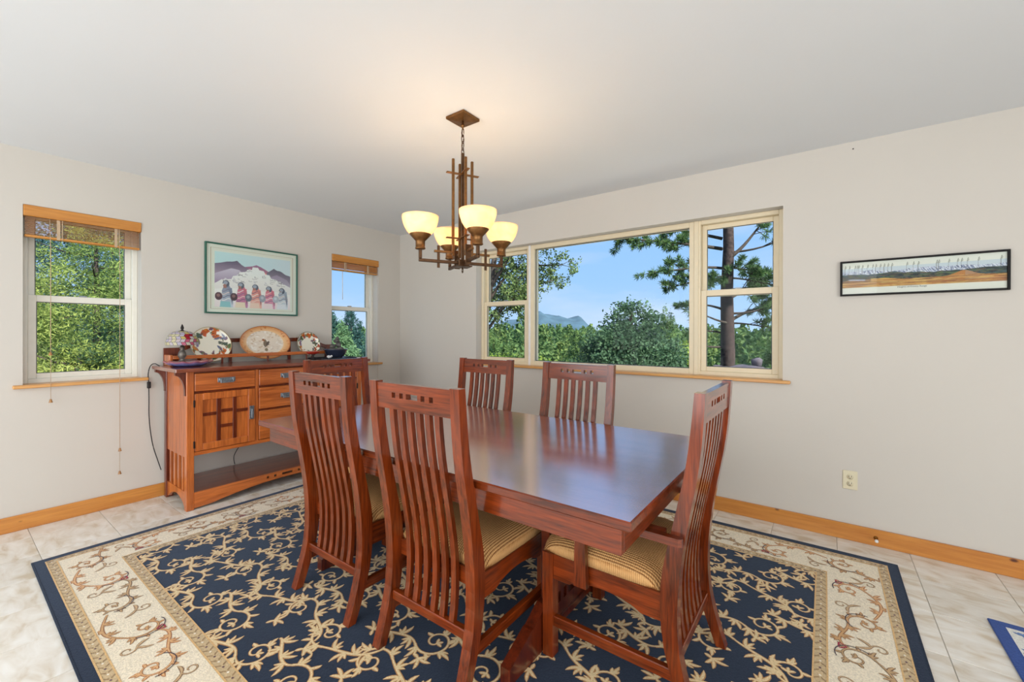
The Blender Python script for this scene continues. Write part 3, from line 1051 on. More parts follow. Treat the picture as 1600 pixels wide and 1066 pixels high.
# ------------------------------------------------------------------ dining table
TX0, TX1, TY0, TY1, TZ = 1.472, 3.712, -2.212, -1.092, 0.750
RUGZ = RT + 0.0028
table = thing('dining_table', 'polished cherry wood rectangular trestle dining table on the patterned rug', 'table', ((TX0 + TX1) / 2, (TY0 + TY1) / 2, RUGZ))
cx, cy = (TX0 + TX1) / 2, (TY0 + TY1) / 2
hx, hy = (TX1 - TX0) / 2, (TY1 - TY0) / 2
tz = TZ - RUGZ
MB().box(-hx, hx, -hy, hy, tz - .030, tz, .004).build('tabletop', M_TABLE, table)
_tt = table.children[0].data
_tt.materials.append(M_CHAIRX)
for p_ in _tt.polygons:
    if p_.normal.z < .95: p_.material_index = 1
ai = 0.045
for s in (-1, 1):
    MB().box(-hx + ai, hx - ai, s * (hy - ai), s * (hy - ai - .022), tz - .125, tz - .030, .002).build('apron', M_CHAIRX, table)
    MB().box(s * (hx - ai), s * (hx - ai - .022), -hy + ai + .022, hy - ai - .022, tz - .125, tz - .030, .002).build('apron', M_CHAIRY, table)
for s in (-1, 1):
    X = 0.629 if s > 0 else -0.600
    # trestle foot: low toes that climb in two facets to the posts
    poly = [(-.475, 0), (-.20, 0), (-.16, .03), (.16, .03), (.20, 0), (.475, 0), (.475, .058), (.335, .122), (.320, .122), (.235, .170), (.15, .170), (.15, .06), (-.15, .06), (-.15, .170), (-.235, .170), (-.320, .122), (-.335, .122), (-.475, .058)]
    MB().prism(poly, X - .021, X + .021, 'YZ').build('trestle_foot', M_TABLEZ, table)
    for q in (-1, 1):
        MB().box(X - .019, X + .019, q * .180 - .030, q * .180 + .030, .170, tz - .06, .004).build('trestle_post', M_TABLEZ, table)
    MB().box(X - .04, X + .04, -.42, .42, tz - .062, tz - .031, .003).build('bearer', M_TABLEZ, table)
    # board with square cutouts between the posts
    lat = MB()
    lc_ = [(-.125, -.100), (-.075, -.050), (-.030, .030), (.050, .075), (.100, .125)]
    yn = sorted({-.149, .149, *[a for c in lc_ for a in c]})
    for k in range(len(yn) - 1):
        m_ = (yn[k] + yn[k + 1]) / 2
        cut = [c for c in lc_ if c[0] < m_ < c[1]]
        lat.box(X - .012, X + .012, yn[k], yn[k + 1], .060, .115)
        if not cut: lat.box(X - .012, X + .012, yn[k], yn[k + 1], .115, .160)
        lat.box(X - .012, X + .012, yn[k], yn[k + 1], .160, .200)
    lat.box(X - .018, X + .018, -.149, .149, .200, .222, .002)
    lat.build('lattice_board', M_TABLEZ, table)
MB().box(-.581, .610, -.022, .022, .225, .30, .004).build('long_stretcher', M_CHAIRX, table)

# ------------------------------------------------------------------ dining chairs
BZ = [0, .05, .10, .16, .22, .29, .35, .42, .48, .54, .60, .66, .72, .78, .84, .90, .98, 1.065]
_bz = [0, .10, .22, .35, .45, .58, .70, .80, .90, 1.065]
_bo = [0, .032, .060, .067, .062, .046, .025, .007, -.005, -.016]
_dz = [0, .1, .3, .45, .6, .8, 1.065]
_dd = [.036, .041, .052, .056, .046, .040, .033]


def smooth_interp(x, xs_, ys_):
    # monotone-ish cubic through the points
    xs_, ys_ = np.asarray(xs_), np.asarray(ys_)
    m = np.gradient(ys_, xs_)
    i = int(np.clip(np.searchsorted(xs_, x) - 1, 0, len(xs_) - 2))
    h = xs_[i + 1] - xs_[i]; t = (x - xs_[i]) / h
    return float((2 * t**3 - 3 * t**2 + 1) * ys_[i] + (t**3 - 2 * t**2 + t) * h * m[i] + (-2 * t**3 + 3 * t**2) * ys_[i + 1] + (t**3 - t**2) * h * m[i + 1])


def bo(z): return smooth_interp(z, _bz, _bo)
def dd(z): return smooth_interp(z, _dz, _dd)


CWD = 0.485       # chair width


def make_chair(label, arms=False):
    t = thing('dining_chair', label, 'chair')
    hw = CWD / 2
    pw = 0.042
    # back posts: one curved member from floor to top
    prof = [(bo(z), z) for z in BZ] + [(bo(z) + dd(z), z) for z in reversed(BZ)]
    for s in (-1, 1):
        MB().prism(prof, s * hw, s * (hw - pw), 'YZ').build('back_post', M_CHAIR, t)
    # top rail: plain board with a row of through cutouts, follows the lean of the posts
    z0, z1 = .962, 1.060
    cuts = [(-.112, -.092), (-.068, -.048), (-.031, .031), (.049, .069), (.093, .113)]
    zc0, zc1 = 1.006, 1.026
    xsn = sorted({-hw + pw, hw - pw, *[a for c in cuts for a in c]})
    zsn = [z0, zc0, zc1, z1]
    rl = MB()
    for i in range(len(xsn) - 1):
        for j in range(3):
            mx = (xsn[i] + xsn[i + 1]) / 2
            if j == 1 and any(c[0] < mx < c[1] for c in cuts): continue
            a, c = zsn[j], zsn[j + 1]
            f0, f1 = bo(a) + .005, bo(c) + .005
            k0, k1 = bo(a) + dd(a) - .006, bo(c) + dd(c) - .006
            rl.add([(xsn[i], f0, a), (xsn[i + 1], f0, a), (xsn[i + 1], k0, a), (xsn[i], k0, a),
                    (xsn[i], f1, c), (xsn[i + 1], f1, c), (xsn[i + 1], k1, c), (xsn[i], k1, c)],
                   [(0, 3, 2, 1), (4, 5, 6, 7), (0, 1, 5, 4), (1, 2, 6, 5), (2, 3, 7, 6), (3, 0, 4, 7)])
    rl.build('top_rail', M_CHAIRX, t)
    # six bent slats from the lower stretcher to the top rail
    zz = [.205, .26, .32, .38, .44, .50, .56, .62, .68, .74, .80, .86, .92, .964]
    sp = [(bo(z) + dd(z) * .5 - .009, z) for z in zz] + [(bo(z) + dd(z) * .5 + .009, z) for z in reversed(zz)]
    sm = None
    for k in range(6):
        x = (k - 2.5) * .0495
        if sm is None:
            o = MB().prism(sp, -.0120, .0120, 'YZ').build('slat', M_CHAIR, t); sm = o.data
        else:
            o = bpy.data.objects.new('slat', sm); COL.objects.link(o); o.parent = t
        o.location = (x, 0, 0)
    # stretchers
    y = bo(.19)
    MB().box(-hw + pw, hw - pw, y + .010, y + .038, .170, .206, .003).build('back_stretcher', M_CHAIRX, t)
    FY = 0.575          # front face of the front legs
    for s in (-1, 1):
        MB().prism([(FY - .046, 0.0), (FY - .002, 0.0), (FY, .40), (FY - .046, .40)], s * hw, s * (hw - .044), 'YZ').build('leg', M_CHAIR, t)
        MB().box(s * (hw - .008), s * (hw - .032), bo(.14) + dd(.14) - .004, FY - .044, .118, .158, .003).build('side_stretcher', M_CHAIRY, t)
    # seat rails with arched lower edge
    za, zb = .335, .398
    ya, yb = bo(.36) + dd(.36) - .004, FY - .044
    arch = [(ya, za - .03)] + [(ya + .07 + (yb - ya - .14) * i / 8, za - .03 + .03 * math.sin(PI * i / 8) ** .6 if 0 < i < 8 else za - .03) for i in range(9)] + [(yb, za - .03), (yb, zb), (ya, zb)]
    for s in (-1, 1):
        MB().prism(arch, s * (hw - .006), s * (hw - .030), 'YZ').build('seat_rail', M_CHAIRY, t)
    archx = [(-hw + .044, za - .02)] + [(-hw + .1 + (2 * hw - .2) * i / 8, za - .02 + .025 * math.sin(PI * i / 8)) for i in range(9)] + [(hw - .044, za - .02), (hw - .044, zb), (-hw + .044, zb)]
    MB().prism(archx, FY - .006, FY - .030, 'XZ').build('seat_rail', M_CHAIRX, t)
    MB().box(-hw + pw, hw - pw, bo(.36) + dd(.36) - .012, bo(.36) + dd(.36) + .008, za, zb, .002).build('seat_rail', M_CHAIRX, t)
    # upholstered seat: domed cushion with rounded edges
    nx, ny = 22, 22
    x0, x1, y0, y1 = -hw + .006, hw - .006, .118, FY + .012
    v, f = [], []
    U = [math.sin(PI / 2 * q) if abs(q) < 1 else q for q in np.linspace(-1, 1, nx)]
    for j in range(ny):
        for i in range(nx):
            u_, v_ = U[i], U[j]
            e_ = max(abs(u_) ** 6, abs(v_) ** 6)
            dome = 1 - 0.5 * (abs(u_) ** 6 + abs(v_) ** 6) - 0.18 * (u_ * u_ + v_ * v_) * .5
            z = .400 + .078 * max(dome, 0.0) ** .8
            rr_ = 1 - .035 * (abs(u_ * v_) ** 5)
            px = (x0 + x1) / 2 + (x1 - x0) / 2 * u_ * rr_
            py = (y0 + y1) / 2 + (y1 - y0) / 2 * v_ * rr_
            v.append((px, py, z))
    for j in range(ny - 1):
        for i in range(nx - 1):
            a = j * nx + i
            f.append((a, a + 1, a + nx + 1, a + nx))
    # skirt
    edge = [i for i in range(nx)] + [j * nx + nx - 1 for j in range(1, ny)] + [(ny - 1) * nx + i for i in range(nx - 2, -1, -1)] + [j * nx for j in range(ny - 2, 0, -1)]
    n0 = len(v)
    for k in edge:
        p = v[k]; v.append((p[0] * .985, (p[1] - (y0 + y1) / 2) * .985 + (y0 + y1) / 2, .396))
    m = len(edge)
    for k in range(m):
        k2 = (k + 1) % m
        f.append((edge[k2], edge[k], n0 + k, n0 + k2))
    f.append(tuple(n0 + k for k in range(m))[::-1])
    sb = MB(); sb.add(v, f, smooth=True); sb.build('seat', M_FABRIC, t)
    if arms:
        for s in (-1, 1):
            # arm: flat board running from outside the back post forward, rounded ends
            xa, xb = hw + .001, hw + .026
            path = [(s * xa, .050), (s * (xa + .010), .046), (s * (xb - .008), .048), (s * xb, .058), (s * xb, .40), (s * (xb - .012), .43), (s * (xa - .030), .43), (s * (xa - .036), .40), (s * (xa - .036), .110), (s * xa, .108)]
            MB().prism(path, .578, .604, 'XY').build('armrest', M_CHAIRY, t)
            MB().prism([(.375, .33), (.425, .33), (.420, .579), (.385, .579)], s * (hw + .002), s * (hw + .026), 'YZ').build('arm_support', M_CHAIR, t)
    return t


CG = 'matching dining chairs around the table'
side0 = make_chair('slat-back cherry dining chair')
arm0 = make_chair('slat-back cherry armchair at the right end of the table nearest the outlet', True)


def place(t, x, y, rz, label):
    t.location = (x, y, RUGZ); t.rotation_euler = (0, 0, rz); t['label'] = label; t['group'] = CG


place(side0, 2.270, -2.293, 0, 'high slat-back chair on the near side of the table, the one before the sideboard')
c = copy_tree(side0); place(c, 2.922, -2.293, 0, 'high slat-back chair, right of the two on the near side of the table')
c = copy_tree(side0); place(c, 2.162, -0.968, PI, 'slat-back chair across the table under the left end of the wide window')
c = copy_tree(side0); place(c, 2.902, -0.968, PI, 'slat-back chair across the table under the middle of the wide window')
place(arm0, 3.822, -1.678, PI / 2, 'slat-back armchair at the right end of the table, seen from its side')
c = copy_tree(arm0); place(c, 1.296, -1.607, -PI / 2, 'slat-back chair at the far left end of the table, against the sideboard')

# ------------------------------------------------------------------ sideboard
sbd = thing('sideboard', 'orange brown craftsman sideboard with pewter pulls between the two small windows', 'sideboard', (0.29, -1.587, 0.0))
OX, OY = 0.29, -1.587


class LB(MB):
    def bx(self, x0, x1, y0, y1, z0, z1, bev=0.002):
        return self.box(x0 - OX, x1 - OX, y0 - OY, y1 - OY, z0, z1, bev)


YL, YRt = -2.285, -0.889
XF = 0.530
LB().bx(.026, .572, -2.358, -.816, .984, 1.010, .004).build('top', M_SBT, sbd)
for ya, yb in ((YL, YL + .046), (YRt - .046, YRt)):
    LB().bx(XF - .046, XF, ya, yb, 0, .984, .003).build('leg', M_SB, sbd)
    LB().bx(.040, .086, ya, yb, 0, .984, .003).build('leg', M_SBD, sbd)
for s, y in ((-1, YL), (1, YRt)):
    yo, yi = y - s * .008, y - s * .028
    LB().bx(.086, XF - .046, yo, yi, .372, .984, .0).build('side_panel', M_SB, sbd)
    arch = [(.086, .02), (.11, .02)] + [(.11 + .35 * i / 10, .02 + .062 * math.sin(PI * i / 10) ** .8) for i in range(1, 10)] + [(.46, .02), (XF - .046, .02), (XF - .046, .126), (.086, .126)]
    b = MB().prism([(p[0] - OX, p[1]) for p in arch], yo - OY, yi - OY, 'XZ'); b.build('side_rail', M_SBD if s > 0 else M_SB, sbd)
    for k in range(4):
        x = .145 + .087 * k
        LB().bx(x - .017, x + .017, yo - s * .003, yi + s * .003, .126, .372, .001).build('side_slat', M_SB, sbd)
    for xc in (.063, XF - .023):
        cor = [(0, .984), (.062, .984), (.062, .962)] + [(.062 - .056 * math.sin(PI / 2 * i / 8), .962 - .13 * (1 - math.cos(PI / 2 * i / 8))) for i in range(1, 9)] + [(.006, .815), (0, .815)]
        b = MB().prism([(y + s * p[0] - OY, p[1]) for p in cor], xc - .014 - OX, xc + .014 - OX, 'YZ'); b.build('corbel', M_SBD, sbd)
# carcass
LB().bx(.050, XF - .024, YL + .046, YRt - .046, .384, .404, 0).build('carcass_floor', M_SBY, sbd)
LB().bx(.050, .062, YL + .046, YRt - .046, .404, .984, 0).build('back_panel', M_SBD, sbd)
ye = [YL + .046, -1.835, -1.811, -1.363, -1.339, YRt - .046]
for a, c in ((ye[1], ye[2]), (ye[3], ye[4])):
    LB().bx(.062, XF - .004, a, c, .404, .972, .001).build('divider', M_SB, sbd)
LB().bx(XF - .03, XF - .003, ye[0], ye[5], .972, .984, .001).build('front_rail', M_SBD, sbd)
LB().bx(XF - .024, XF - .002, ye[0], ye[5], .384, .410, .002).build('front_rail', M_SBY, sbd)


def bail_pull(parent, y, z, name='handle'):
    h = LB()
    h.bx(XF, XF + .004, y - .058, y + .058, z - .016, z + .018, .001)
    for s in (-1, 1):
        h.bx(XF + .004, XF + .016, y + s * .044 - .008, y + s * .044 + .008, z - .004, z + .014, .002)
    h.bx(XF + .012, XF + .020, y - .044, y + .044, z - .022, z - .010, .002)
    for s in (-1, 1):
        h.bx(XF + .012, XF + .019, y + s * .040 - .004, y + s * .040 + .004, z - .018, z + .006, .001)
    return h.build(name, M_PEWTER, parent)


def drawer(y0, y1, z0, z1):
    g = .003
    d = LB().bx(XF - .022, XF, y0 + g, y1 - g, z0 + g, z1 - g, .003).build('drawer', M_SBY, sbd)
    bail_pull(d, (y0 + y1) / 2, (z0 + z1) / 2 + .006)


drawer(ye[0], ye[1], .838, .972)
drawer(ye[4], ye[5], .838, .972)
drawer(ye[2], ye[3], .838, .972)
drawer(ye[2], ye[3], .654, .828)
drawer(ye[2], ye[3], .412, .644)
for a, c in ((ye[0], ye[1]), (ye[4], ye[5])):
    LB().bx(XF - .022, XF - .003, a, c, .828, .838, .001).build('front_rail', M_SBD, sbd)
for z in (.828, .644):
    LB().bx(XF - .022, XF - .003, ye[2], ye[3], z, z + .010, .001).build('front_rail', M_SBD, sbd)


def door(y0, y1, z0, z1, hside):
    g = .003; w = .050
    y0, y1, z0, z1 = y0 + g, y1 - g, z0 + g, z1 - g
    d = LB().bx(XF - .022, XF - .012, y0 + w * .5, y1 - w * .5, z0 + w * .5, z1 - w * .5, 0).build('door', M_SB, sbd)
    fr = LB()
    for a, c, e_, h_ in ((y0, y0 + w, z0, z1), (y1 - w, y1, z0, z1), (y0 + w, y1 - w, z0, z0 + w), (y0 + w, y1 - w, z1 - w, z1)):
        fr.bx(XF - .022, XF, a, c, e_, h_, .003)
    fr.build('door_frame', M_SB, d)
    iy0, iy1, iz0, iz1 = y0 + w, y1 - w, z0 + w, z1 - w
    W, Hh = iy1 - iy0, iz1 - iz0
    mu = LB(); bw = .013
    v1, v2 = iy0 + W * .335, iy0 + W * .69
    for v in (v1, v2):
        mu.bx(XF - .012, XF - .003, v - bw, v + bw, iz0, iz1, .002)
    for a, c, zf in ((iy0, v1 - bw, .66), (v1 + bw, v2 - bw, .70), (v1 + bw, v2 - bw, .34), (v2 + bw, iy1, .66)):
        zc = iz0 + Hh * zf
        mu.bx(XF - .012, XF - .004, a, c, zc - bw * .9, zc + bw * .9, .002)
    mu.build('muntin', M_SBD, d)
    hy_ = (y1 - w / 2) if hside > 0 else (y0 + w / 2)
    zc = z0 + (z1 - z0) * .55
    h = LB().bx(XF, XF + .004, hy_ - .016, hy_ + .016, zc - .052, zc + .052, .001)
    h.bx(XF + .004, XF + .020, hy_ - .006, hy_ + .006, zc + .012, zc + .028, .002)
    h.bx(XF + .014, XF + .021, hy_ - .009, hy_ + .009, zc - .040, zc + .016, .002)
    h.build('handle', M_PEWTER, d)
    hh = y0 - .004 if hside > 0 else y1 + .004
    for zz_ in (z0 + .05, z1 - .07):
        LB().bx(XF - .004, XF + .005, hh - .005, hh + .005, zz_ - .025, zz_ + .025, .001).build('hinge', M_IRON, d)


door(ye[0], ye[1], .410, .828, 1)
door(ye[4], ye[5], .410, .828, -1)
# open shelf and arched apron with cutouts
LB().bx(.050, XF - .016, YL + .03, YRt - .03, .104, .124, .002).build('shelf', M_SBT, sbd)
yc0 = -1.587
cuts = [(-.165, -.143), (-.108, -.086), (-.045, .045), (.086, .108), (.143, .165)]
edges = sorted({ye[0], ye[5], *[yc0 + a for q in cuts for a in q], *np.linspace(ye[0] + .12, ye[5] - .12, 15).tolist()})
b = MB()


def arch_z(y):
    t = (y - (ye[0] + .10)) / (ye[5] - ye[0] - .20)
    return .012 + (.058 * math.sin(PI * min(max(t, 0), 1)) ** .75 if 0 < t < 1 else 0)


for i in range(len(edges) - 1):
    y0, y1 = edges[i], edges[i + 1]
    mid = (y0 + y1) / 2 - yc0
    strips = [(arch_z(y0), arch_z(y1), .088, .088), (.106, .106, .124, .124)]
    if not any(q[0] < mid < q[1] for q in cuts):
        strips.append((.088, .088, .106, .106))
    for za, zb, zc, zd in strips:
        v = [(XF - .018 - OX, y0 - OY, za), (XF - OX, y0 - OY, za), (XF - OX, y1 - OY, zb), (XF - .018 - OX, y1 - OY, zb),
             (XF - .018 - OX, y0 - OY, zc), (XF - OX, y0 - OY, zc), (XF - OX, y1 - OY, zd), (XF - .018 - OX, y1 - OY, zd)]
        b.add(v, [(0, 3, 2, 1), (4, 5, 6, 7), (0, 1, 5, 4), (1, 2, 6, 5), (2, 3, 7, 6), (3, 0, 4, 7)])
b.build('apron', M_SBY, sbd)
# plate gallery on the top
top_pts = []
Yg0, Yg1 = -2.290, -.884


def crest(y):
    t = min(y - Yg0, Yg1 - y)
    if t < .09: return 1.142
    if t < .34: return 1.142 + (1.214 - 1.142) * (math.sin((t - .09) / .25 * PI / 2) ** 1.2)
    return 1.214


b = MB()
yl = np.linspace(Yg0, Yg1, 61)
for i in range(60):
    y0, y1 = yl[i], yl[i + 1]
    solid = min((y0 + y1) / 2 - Yg0, Yg1 - (y0 + y1) / 2) < .09
    lo0, lo1 = (1.010, 1.010) if solid else (crest(y0) - .034, crest(y1) - .034)
    v = [(.030 - OX, y0 - OY, lo0), (.048 - OX, y0 - OY, lo0), (.048 - OX, y1 - OY, lo1), (.030 - OX, y1 - OY, lo1),
         (.030 - OX, y0 - OY, crest(y0)), (.048 - OX, y0 - OY, crest(y0)), (.048 - OX, y1 - OY, crest(y1)), (.030 - OX, y1 - OY, crest(y1))]
    b.add(v, [(0, 3, 2, 1), (4, 5, 6, 7), (0, 1, 5, 4), (1, 2, 6, 5), (2, 3, 7, 6), (3, 0, 4, 7)])
b.build('gallery_back', M_SBD, sbd)
for y in (-2.06, -1.835, -1.339, -1.11):
    LB().bx(.032, .048, y - .012, y + .012, 1.010, crest(y) - .03, .001).build('gallery_post', M_SBD, sbd)
for y in (Yg0 + .012, Yg1 - .012):
    LB().bx(.048, .178, y - .010, y + .010, 1.010, 1.092, .003).build('gallery_end', M_SB, sbd)
LB().bx(.162, .178, Yg0 + .022, Yg1 - .022, 1.058, 1.086, .003).build('plate_rail', M_SBY, sbd)
for y in (-1.94, -1.587, -1.24):
    LB().bx(.164, .176, y - .006, y + .006, 1.010, 1.058, .001).build('rail_post', M_SBD, sbd)

# ------------------------------------------------------------------ painting on points


def inpoly(X, Y, poly):
    c = np.zeros(X.shape, bool)
    n = len(poly)
    for i in range(n):
        x0, y0 = poly[i - 1]; x1, y1 = poly[i]
        if y0 == y1: continue
        m = ((y0 > Y) != (y1 > Y)) & (X < (x1 - x0) * (Y - y0) / (y1 - y0) + x0)
        c ^= m
    return c


def paint(C, mask, col, a=1.0):
    C[mask] = C[mask] * (1 - a) + np.array(S(*col)) * a


def blade(X, Y, x, y, ang, L, W):
    dx, dy = X - x, Y - y
    u = (dx * math.cos(ang) + dy * math.sin(ang)) / L
    v = (-dx * math.sin(ang) + dy * math.cos(ang)) / W
    return (u > 0) & (u < 1) & (np.abs(v) < np.sin(PI * np.clip(u, 0, 1)) ** .8 * .5)


def plate(name, label, centre, rx, ry, lean, painter, group=None, nr=44, na=150, depth=.022):
    """leaning plate: dish profile, front face painted by a function of (u,v) in the unit disc"""
    t = thing(name, label, name.split('_')[-1] if name != 'platter' else 'platter', centre, 0, group)
    r = np.concatenate([np.linspace(0, 1, nr), [1.0, .94, .6, 0.0]])
    zf = np.where(r[:nr] < .62, 0.0, ((r[:nr] - .62) / .38) ** 1.4 * depth)
    zz_ = np.concatenate([zf, [zf[-1] - .006, zf[-1] - .012, -.012, -.010]])
    a = np.linspace(0, 2 * PI, na, endpoint=False)
    R, A = np.meshgrid(r, a, indexing='ij')
    U, V = R * np.cos(A), R * np.sin(A)
    C = painter(U, V, R)
    C[nr:] = np.array(S(206, 190, 160))
    # local frame: disc in (y, z') with normal +x tilted backwards by lean
    Zp = np.repeat(zz_[:, None], na, 1)
    Yc, Zc, Xc = U * rx, V * ry, Zp
    ca, sa = math.cos(lean), math.sin(lean)
    P = np.stack([Xc * ca - Zc * sa, Yc, Xc * sa + Zc * ca], -1)
    # V up, front towards +x ; order so that normals face +x
    o = grid_mesh('dish', P, C, M_GLAZE, t, closed_u=True)
    return t


def paint_floral(U, V, R, seed=3, rim=(196, 176, 132)):
    C = np.empty(U.shape + (3,)); C[:] = S(236, 232, 214)
    rg = random.Random(seed)
    pal = [(190, 92, 30), (72, 92, 44), (206, 128, 48), (112, 78, 96), (92, 116, 62), (164, 66, 30), (96, 104, 132)]
    for k in range(52):
        a = 2 * PI * k / 52 + rg.uniform(-.08, .08)
        rr_ = rg.uniform(.62, .92)
        m = blade(U, V, rr_ * math.cos(a), rr_ * math.sin(a), a + rg.choice([1.9, 1.2, -1.4, 2.6]) + rg.uniform(-.3, .3), rg.uniform(.22, .40), rg.uniform(.09, .18))
        paint(C, m, rg.choice(pal))
    for k in range(14):      # fern sprig at right
        x = .38 + .03 * k; y = .12 - .008 * k
        for s in (-1, 1):
            paint(C, blade(U, V, x, y, s * .9, .11, .05), (64, 80, 70))
    for a, cc in ((1.25, (198, 96, 30)), (1.95, (190, 82, 26)), (2.35, (70, 86, 44))):
        paint(C, blade(U, V, .5 * math.cos(a), .5 * math.sin(a), a, .42, .24), cc)
    for k in range(6):
        paint(C, ((U + .62) ** 2 + (V + .05 - .07 * k) ** 2) < .004, (126, 112, 146))
    for k in range(26):
        a = rg.uniform(0, 2 * PI); r0 = rg.uniform(.55, .8)
        paint(C, blade(U, V, r0 * math.cos(a), r0 * math.sin(a), a + rg.choice([2.2, -2.2, 1.5]), rg.uniform(.14, .24), .05), rg.choice([(60, 74, 44), (120, 60, 34), (84, 76, 96)]))
    paint(C, (R > .955), rim)
    paint(C, (R > .985), (120, 104, 74))
    return C


def paint_platter(U, V, R):
    C = np.empty(U.shape + (3,)); C[:] = S(226, 214, 196)
    rg = random.Random(9)
    for k in range(150):
        x, y = rg.uniform(-.75, .75), rg.uniform(-.75, .75)
        m = blade(U, V, x, y, rg.uniform(0, 6.28), rg.uniform(.10, .24), rg.uniform(.04, .09)) & (R < .74)
        paint(C, m, rg.choice([(240, 234, 224), (206, 186, 160), (214, 200, 184), (196, 170, 140)]), .8)
    m = R > .74
    tt = np.clip((R - .74) / .26, 0, 1)
    for i in range(3):
        pass
    C[m] = (np.array(S(206, 134, 70))[None] * tt[m][:, None] + np.array(S(230, 190, 140))[None] * (1 - tt[m])[:, None])
    for k in range(60):
        a = rg.uniform(0, 2 * PI); r0 = rg.uniform(.76, .92)
        paint(C, blade(U, V, r0 * math.cos(a), r0 * math.sin(a), a + rg.uniform(-.6, .6), .12, .05) & m, rg.choice([(182, 100, 44), (224, 176, 116), (196, 120, 60)]), .7)
    for x, y, a_, l, w, cc in ((-.02, -.28, 1.5, .50, .16, (120, 104, 84)), (.03, -.20, 1.2, .34, .12, (92, 78, 66)), (-.03, .10, 1.9, .16, .12, (150, 96, 60)), (0, -.32, -1.5, .2, .14, (134, 120, 92))):
        paint(C, blade(U, V, x, y, a_, l, w), cc)
    paint(C, R > .97, (176, 104, 52))
    return C


plate('plate', 'large round leaf painted plate leaning on the sideboard beside the small lamp', (.105, -2.000, 1.163), .145, .146, .30, lambda U, V, R: paint_floral(U, V, R, 3))
plate('platter', 'oval cream platter with rust brown rim leaning at the middle of the sideboard', (.105, -1.580, 1.171), .212, .152, .30, paint_platter)
plate('plate', 'small round floral plate leaning beside the black fountain bowl', (.105, -1.190, 1.150), .112, .120, .28, lambda U, V, R: paint_floral(U, V, R, 17, (86, 84, 60)))

# ------------------------------------------------------------------ small stained glass lamp on a scalloped plate
sp_ = thing('scalloped_plate', 'blue plate with wavy pink and white rim under the small lamp', 'plate', (.300, -2.205, 1.0105))
na = 96
rad = [0.0, .055, .09, .12, .148, .150, .12, .085, .06, 0.0]
hz = [.016, .016, .018, .026, .040, .036, .016, .003, 0.0, 0.0]
P = np.zeros((len(rad), na, 3)); C = np.zeros((len(rad), na, 3))
for i, (r0, h0) in enumerate(zip(rad, hz)):
    for k in range(na):
        a = 2 * PI * k / na
        wv = .006 * math.cos(12 * a) * (r0 / .15) ** 3
        P[i, k] = ((r0 + wv) * math.cos(a), (r0 + wv) * math.sin(a), h0 + (.004 * math.cos(12 * a) if i in (4, 5) else 0))
        C[i, k] = S(*[(226, 222, 226), (226, 222, 226), (224, 206, 214), (214, 190, 204), (188, 96, 96), (150, 80, 92), (120, 140, 200), (84, 108, 190), (60, 80, 160), (60, 80, 160)][i])
grid_mesh('dish', P, C, M_GLAZE, sp_, closed_u=True)

lamp = thing('accent_lamp', 'small stained glass table lamp at the left end of the sideboard', 'lamp', (.300, -2.245, 1.0275))
MB().lathe([(0.040, 0), (.040, .006), (.028, .014), (.017, .026), (.014, .034), (.019, .045), (.026, .062), (.023, .085), (.015, .102), (.012, .112), (.017, .118), (.017, .124), (.011, .130), (.011, .150)], 20).build('base', plain('lamp_base_metal', (112, 104, 96), .4, .6, var=.3, scale=70), lamp)
R0, SH0, SH1 = .100, .142, .245
core = MB(); panes_ = MB()
rows = 7
rg = random.Random(21)
pal = [(250, 240, 196), (252, 246, 226), (246, 234, 240), (234, 224, 242), (250, 242, 206), (246, 230, 234), (244, 224, 140)]


def dome(t, a):
    r_ = R0 * math.cos(t * PI / 2 * .93) ** .75
    z_ = SH0 + (SH1 - SH0) * math.sin(t * PI / 2)
    if t < .02: r_ += .003 * math.sin(8 * a)
    return Vector((r_ * math.cos(a), r_ * math.sin(a), z_))


for i in range(rows):
    n = (24, 22, 20, 18, 15, 12, 9)[i]
    t0, t1 = i / rows, (i + 1) / rows
    skew = .35 * (1 if i % 2 else -1) * 2 * PI / n
    for k in range(n):
        off = .5 * (i % 2)
        a0, a1 = 2 * PI * (k + off) / n, 2 * PI * (k + 1 + off) / n
        q = [dome(t0, a0), dome(t0, a1), dome(t1, a1 + skew), dome(t1, a0 + skew)]
        cen = sum(q, Vector()) / 4
        nrm = (q[1] - q[0]).cross(q[3] - q[0]).normalized()
        col = rg.choice(pal)
        am = math.degrees((a0 + a1) / 2) % 360
        # red flower on the side that faces the room
        if (am < 24 or am > 352) and i in (2, 3): col = (206, 40, 60)
        if i < 2 and (am < 40 or am > 350) and k % 2: col = (236, 120, 150)
        inner = [cen + (p - cen) * .91 + nrm * .0012 for p in q]
        panes_.add(inner, [(0, 1, 2, 3)], col=S(*col))
        core.add(q, [(0, 1, 2, 3)])
core.build('came', M_LEAD, lamp)
panes_.build('glass_panes', M_STAIN, lamp, kind='stuff')
MB().lathe([(.026, SH1 - .004), (.028, SH1), (.012, SH1 + .004), (.006, SH1 + .010), (.010, SH1 + .018), (.010, SH1 + .028), (.004, SH1 + .046), (.0, SH1 + .054)], 14).build('finial', M_IRON, lamp)

# lamp cord down the wall with its inline switch
pts = [(.20, -2.355, 1.016), (.12, -2.362, 1.030), (.030, -2.366, 1.008), (.024, -2.377, .95), (.022, -2.374, .88), (.021, -2.372, .76), (.022, -2.372, .64), (.022, -2.364, .52), (.022, -2.348, .40), (.024, -2.322, .29), (.026, -2.300, .205)]


def smooth_path(p, n=6):
    p = [Vector(q) for q in p]
    out = []
    for i in range(len(p) - 1):
        a, b_, c_, d_ = p[max(i - 1, 0)], p[i], p[i + 1], p[min(i + 2, len(p) - 1)]
        for k in range(n):
            t = k / n
            out.append(0.5 * ((2 * b_) + (c_ - a) * t + (2 * a - 5 * b_ + 4 * c_ - d_) * t * t + (3 * b_ - a - 3 * c_ + d_) * t**3))
    out.append(p[-1])
    return out


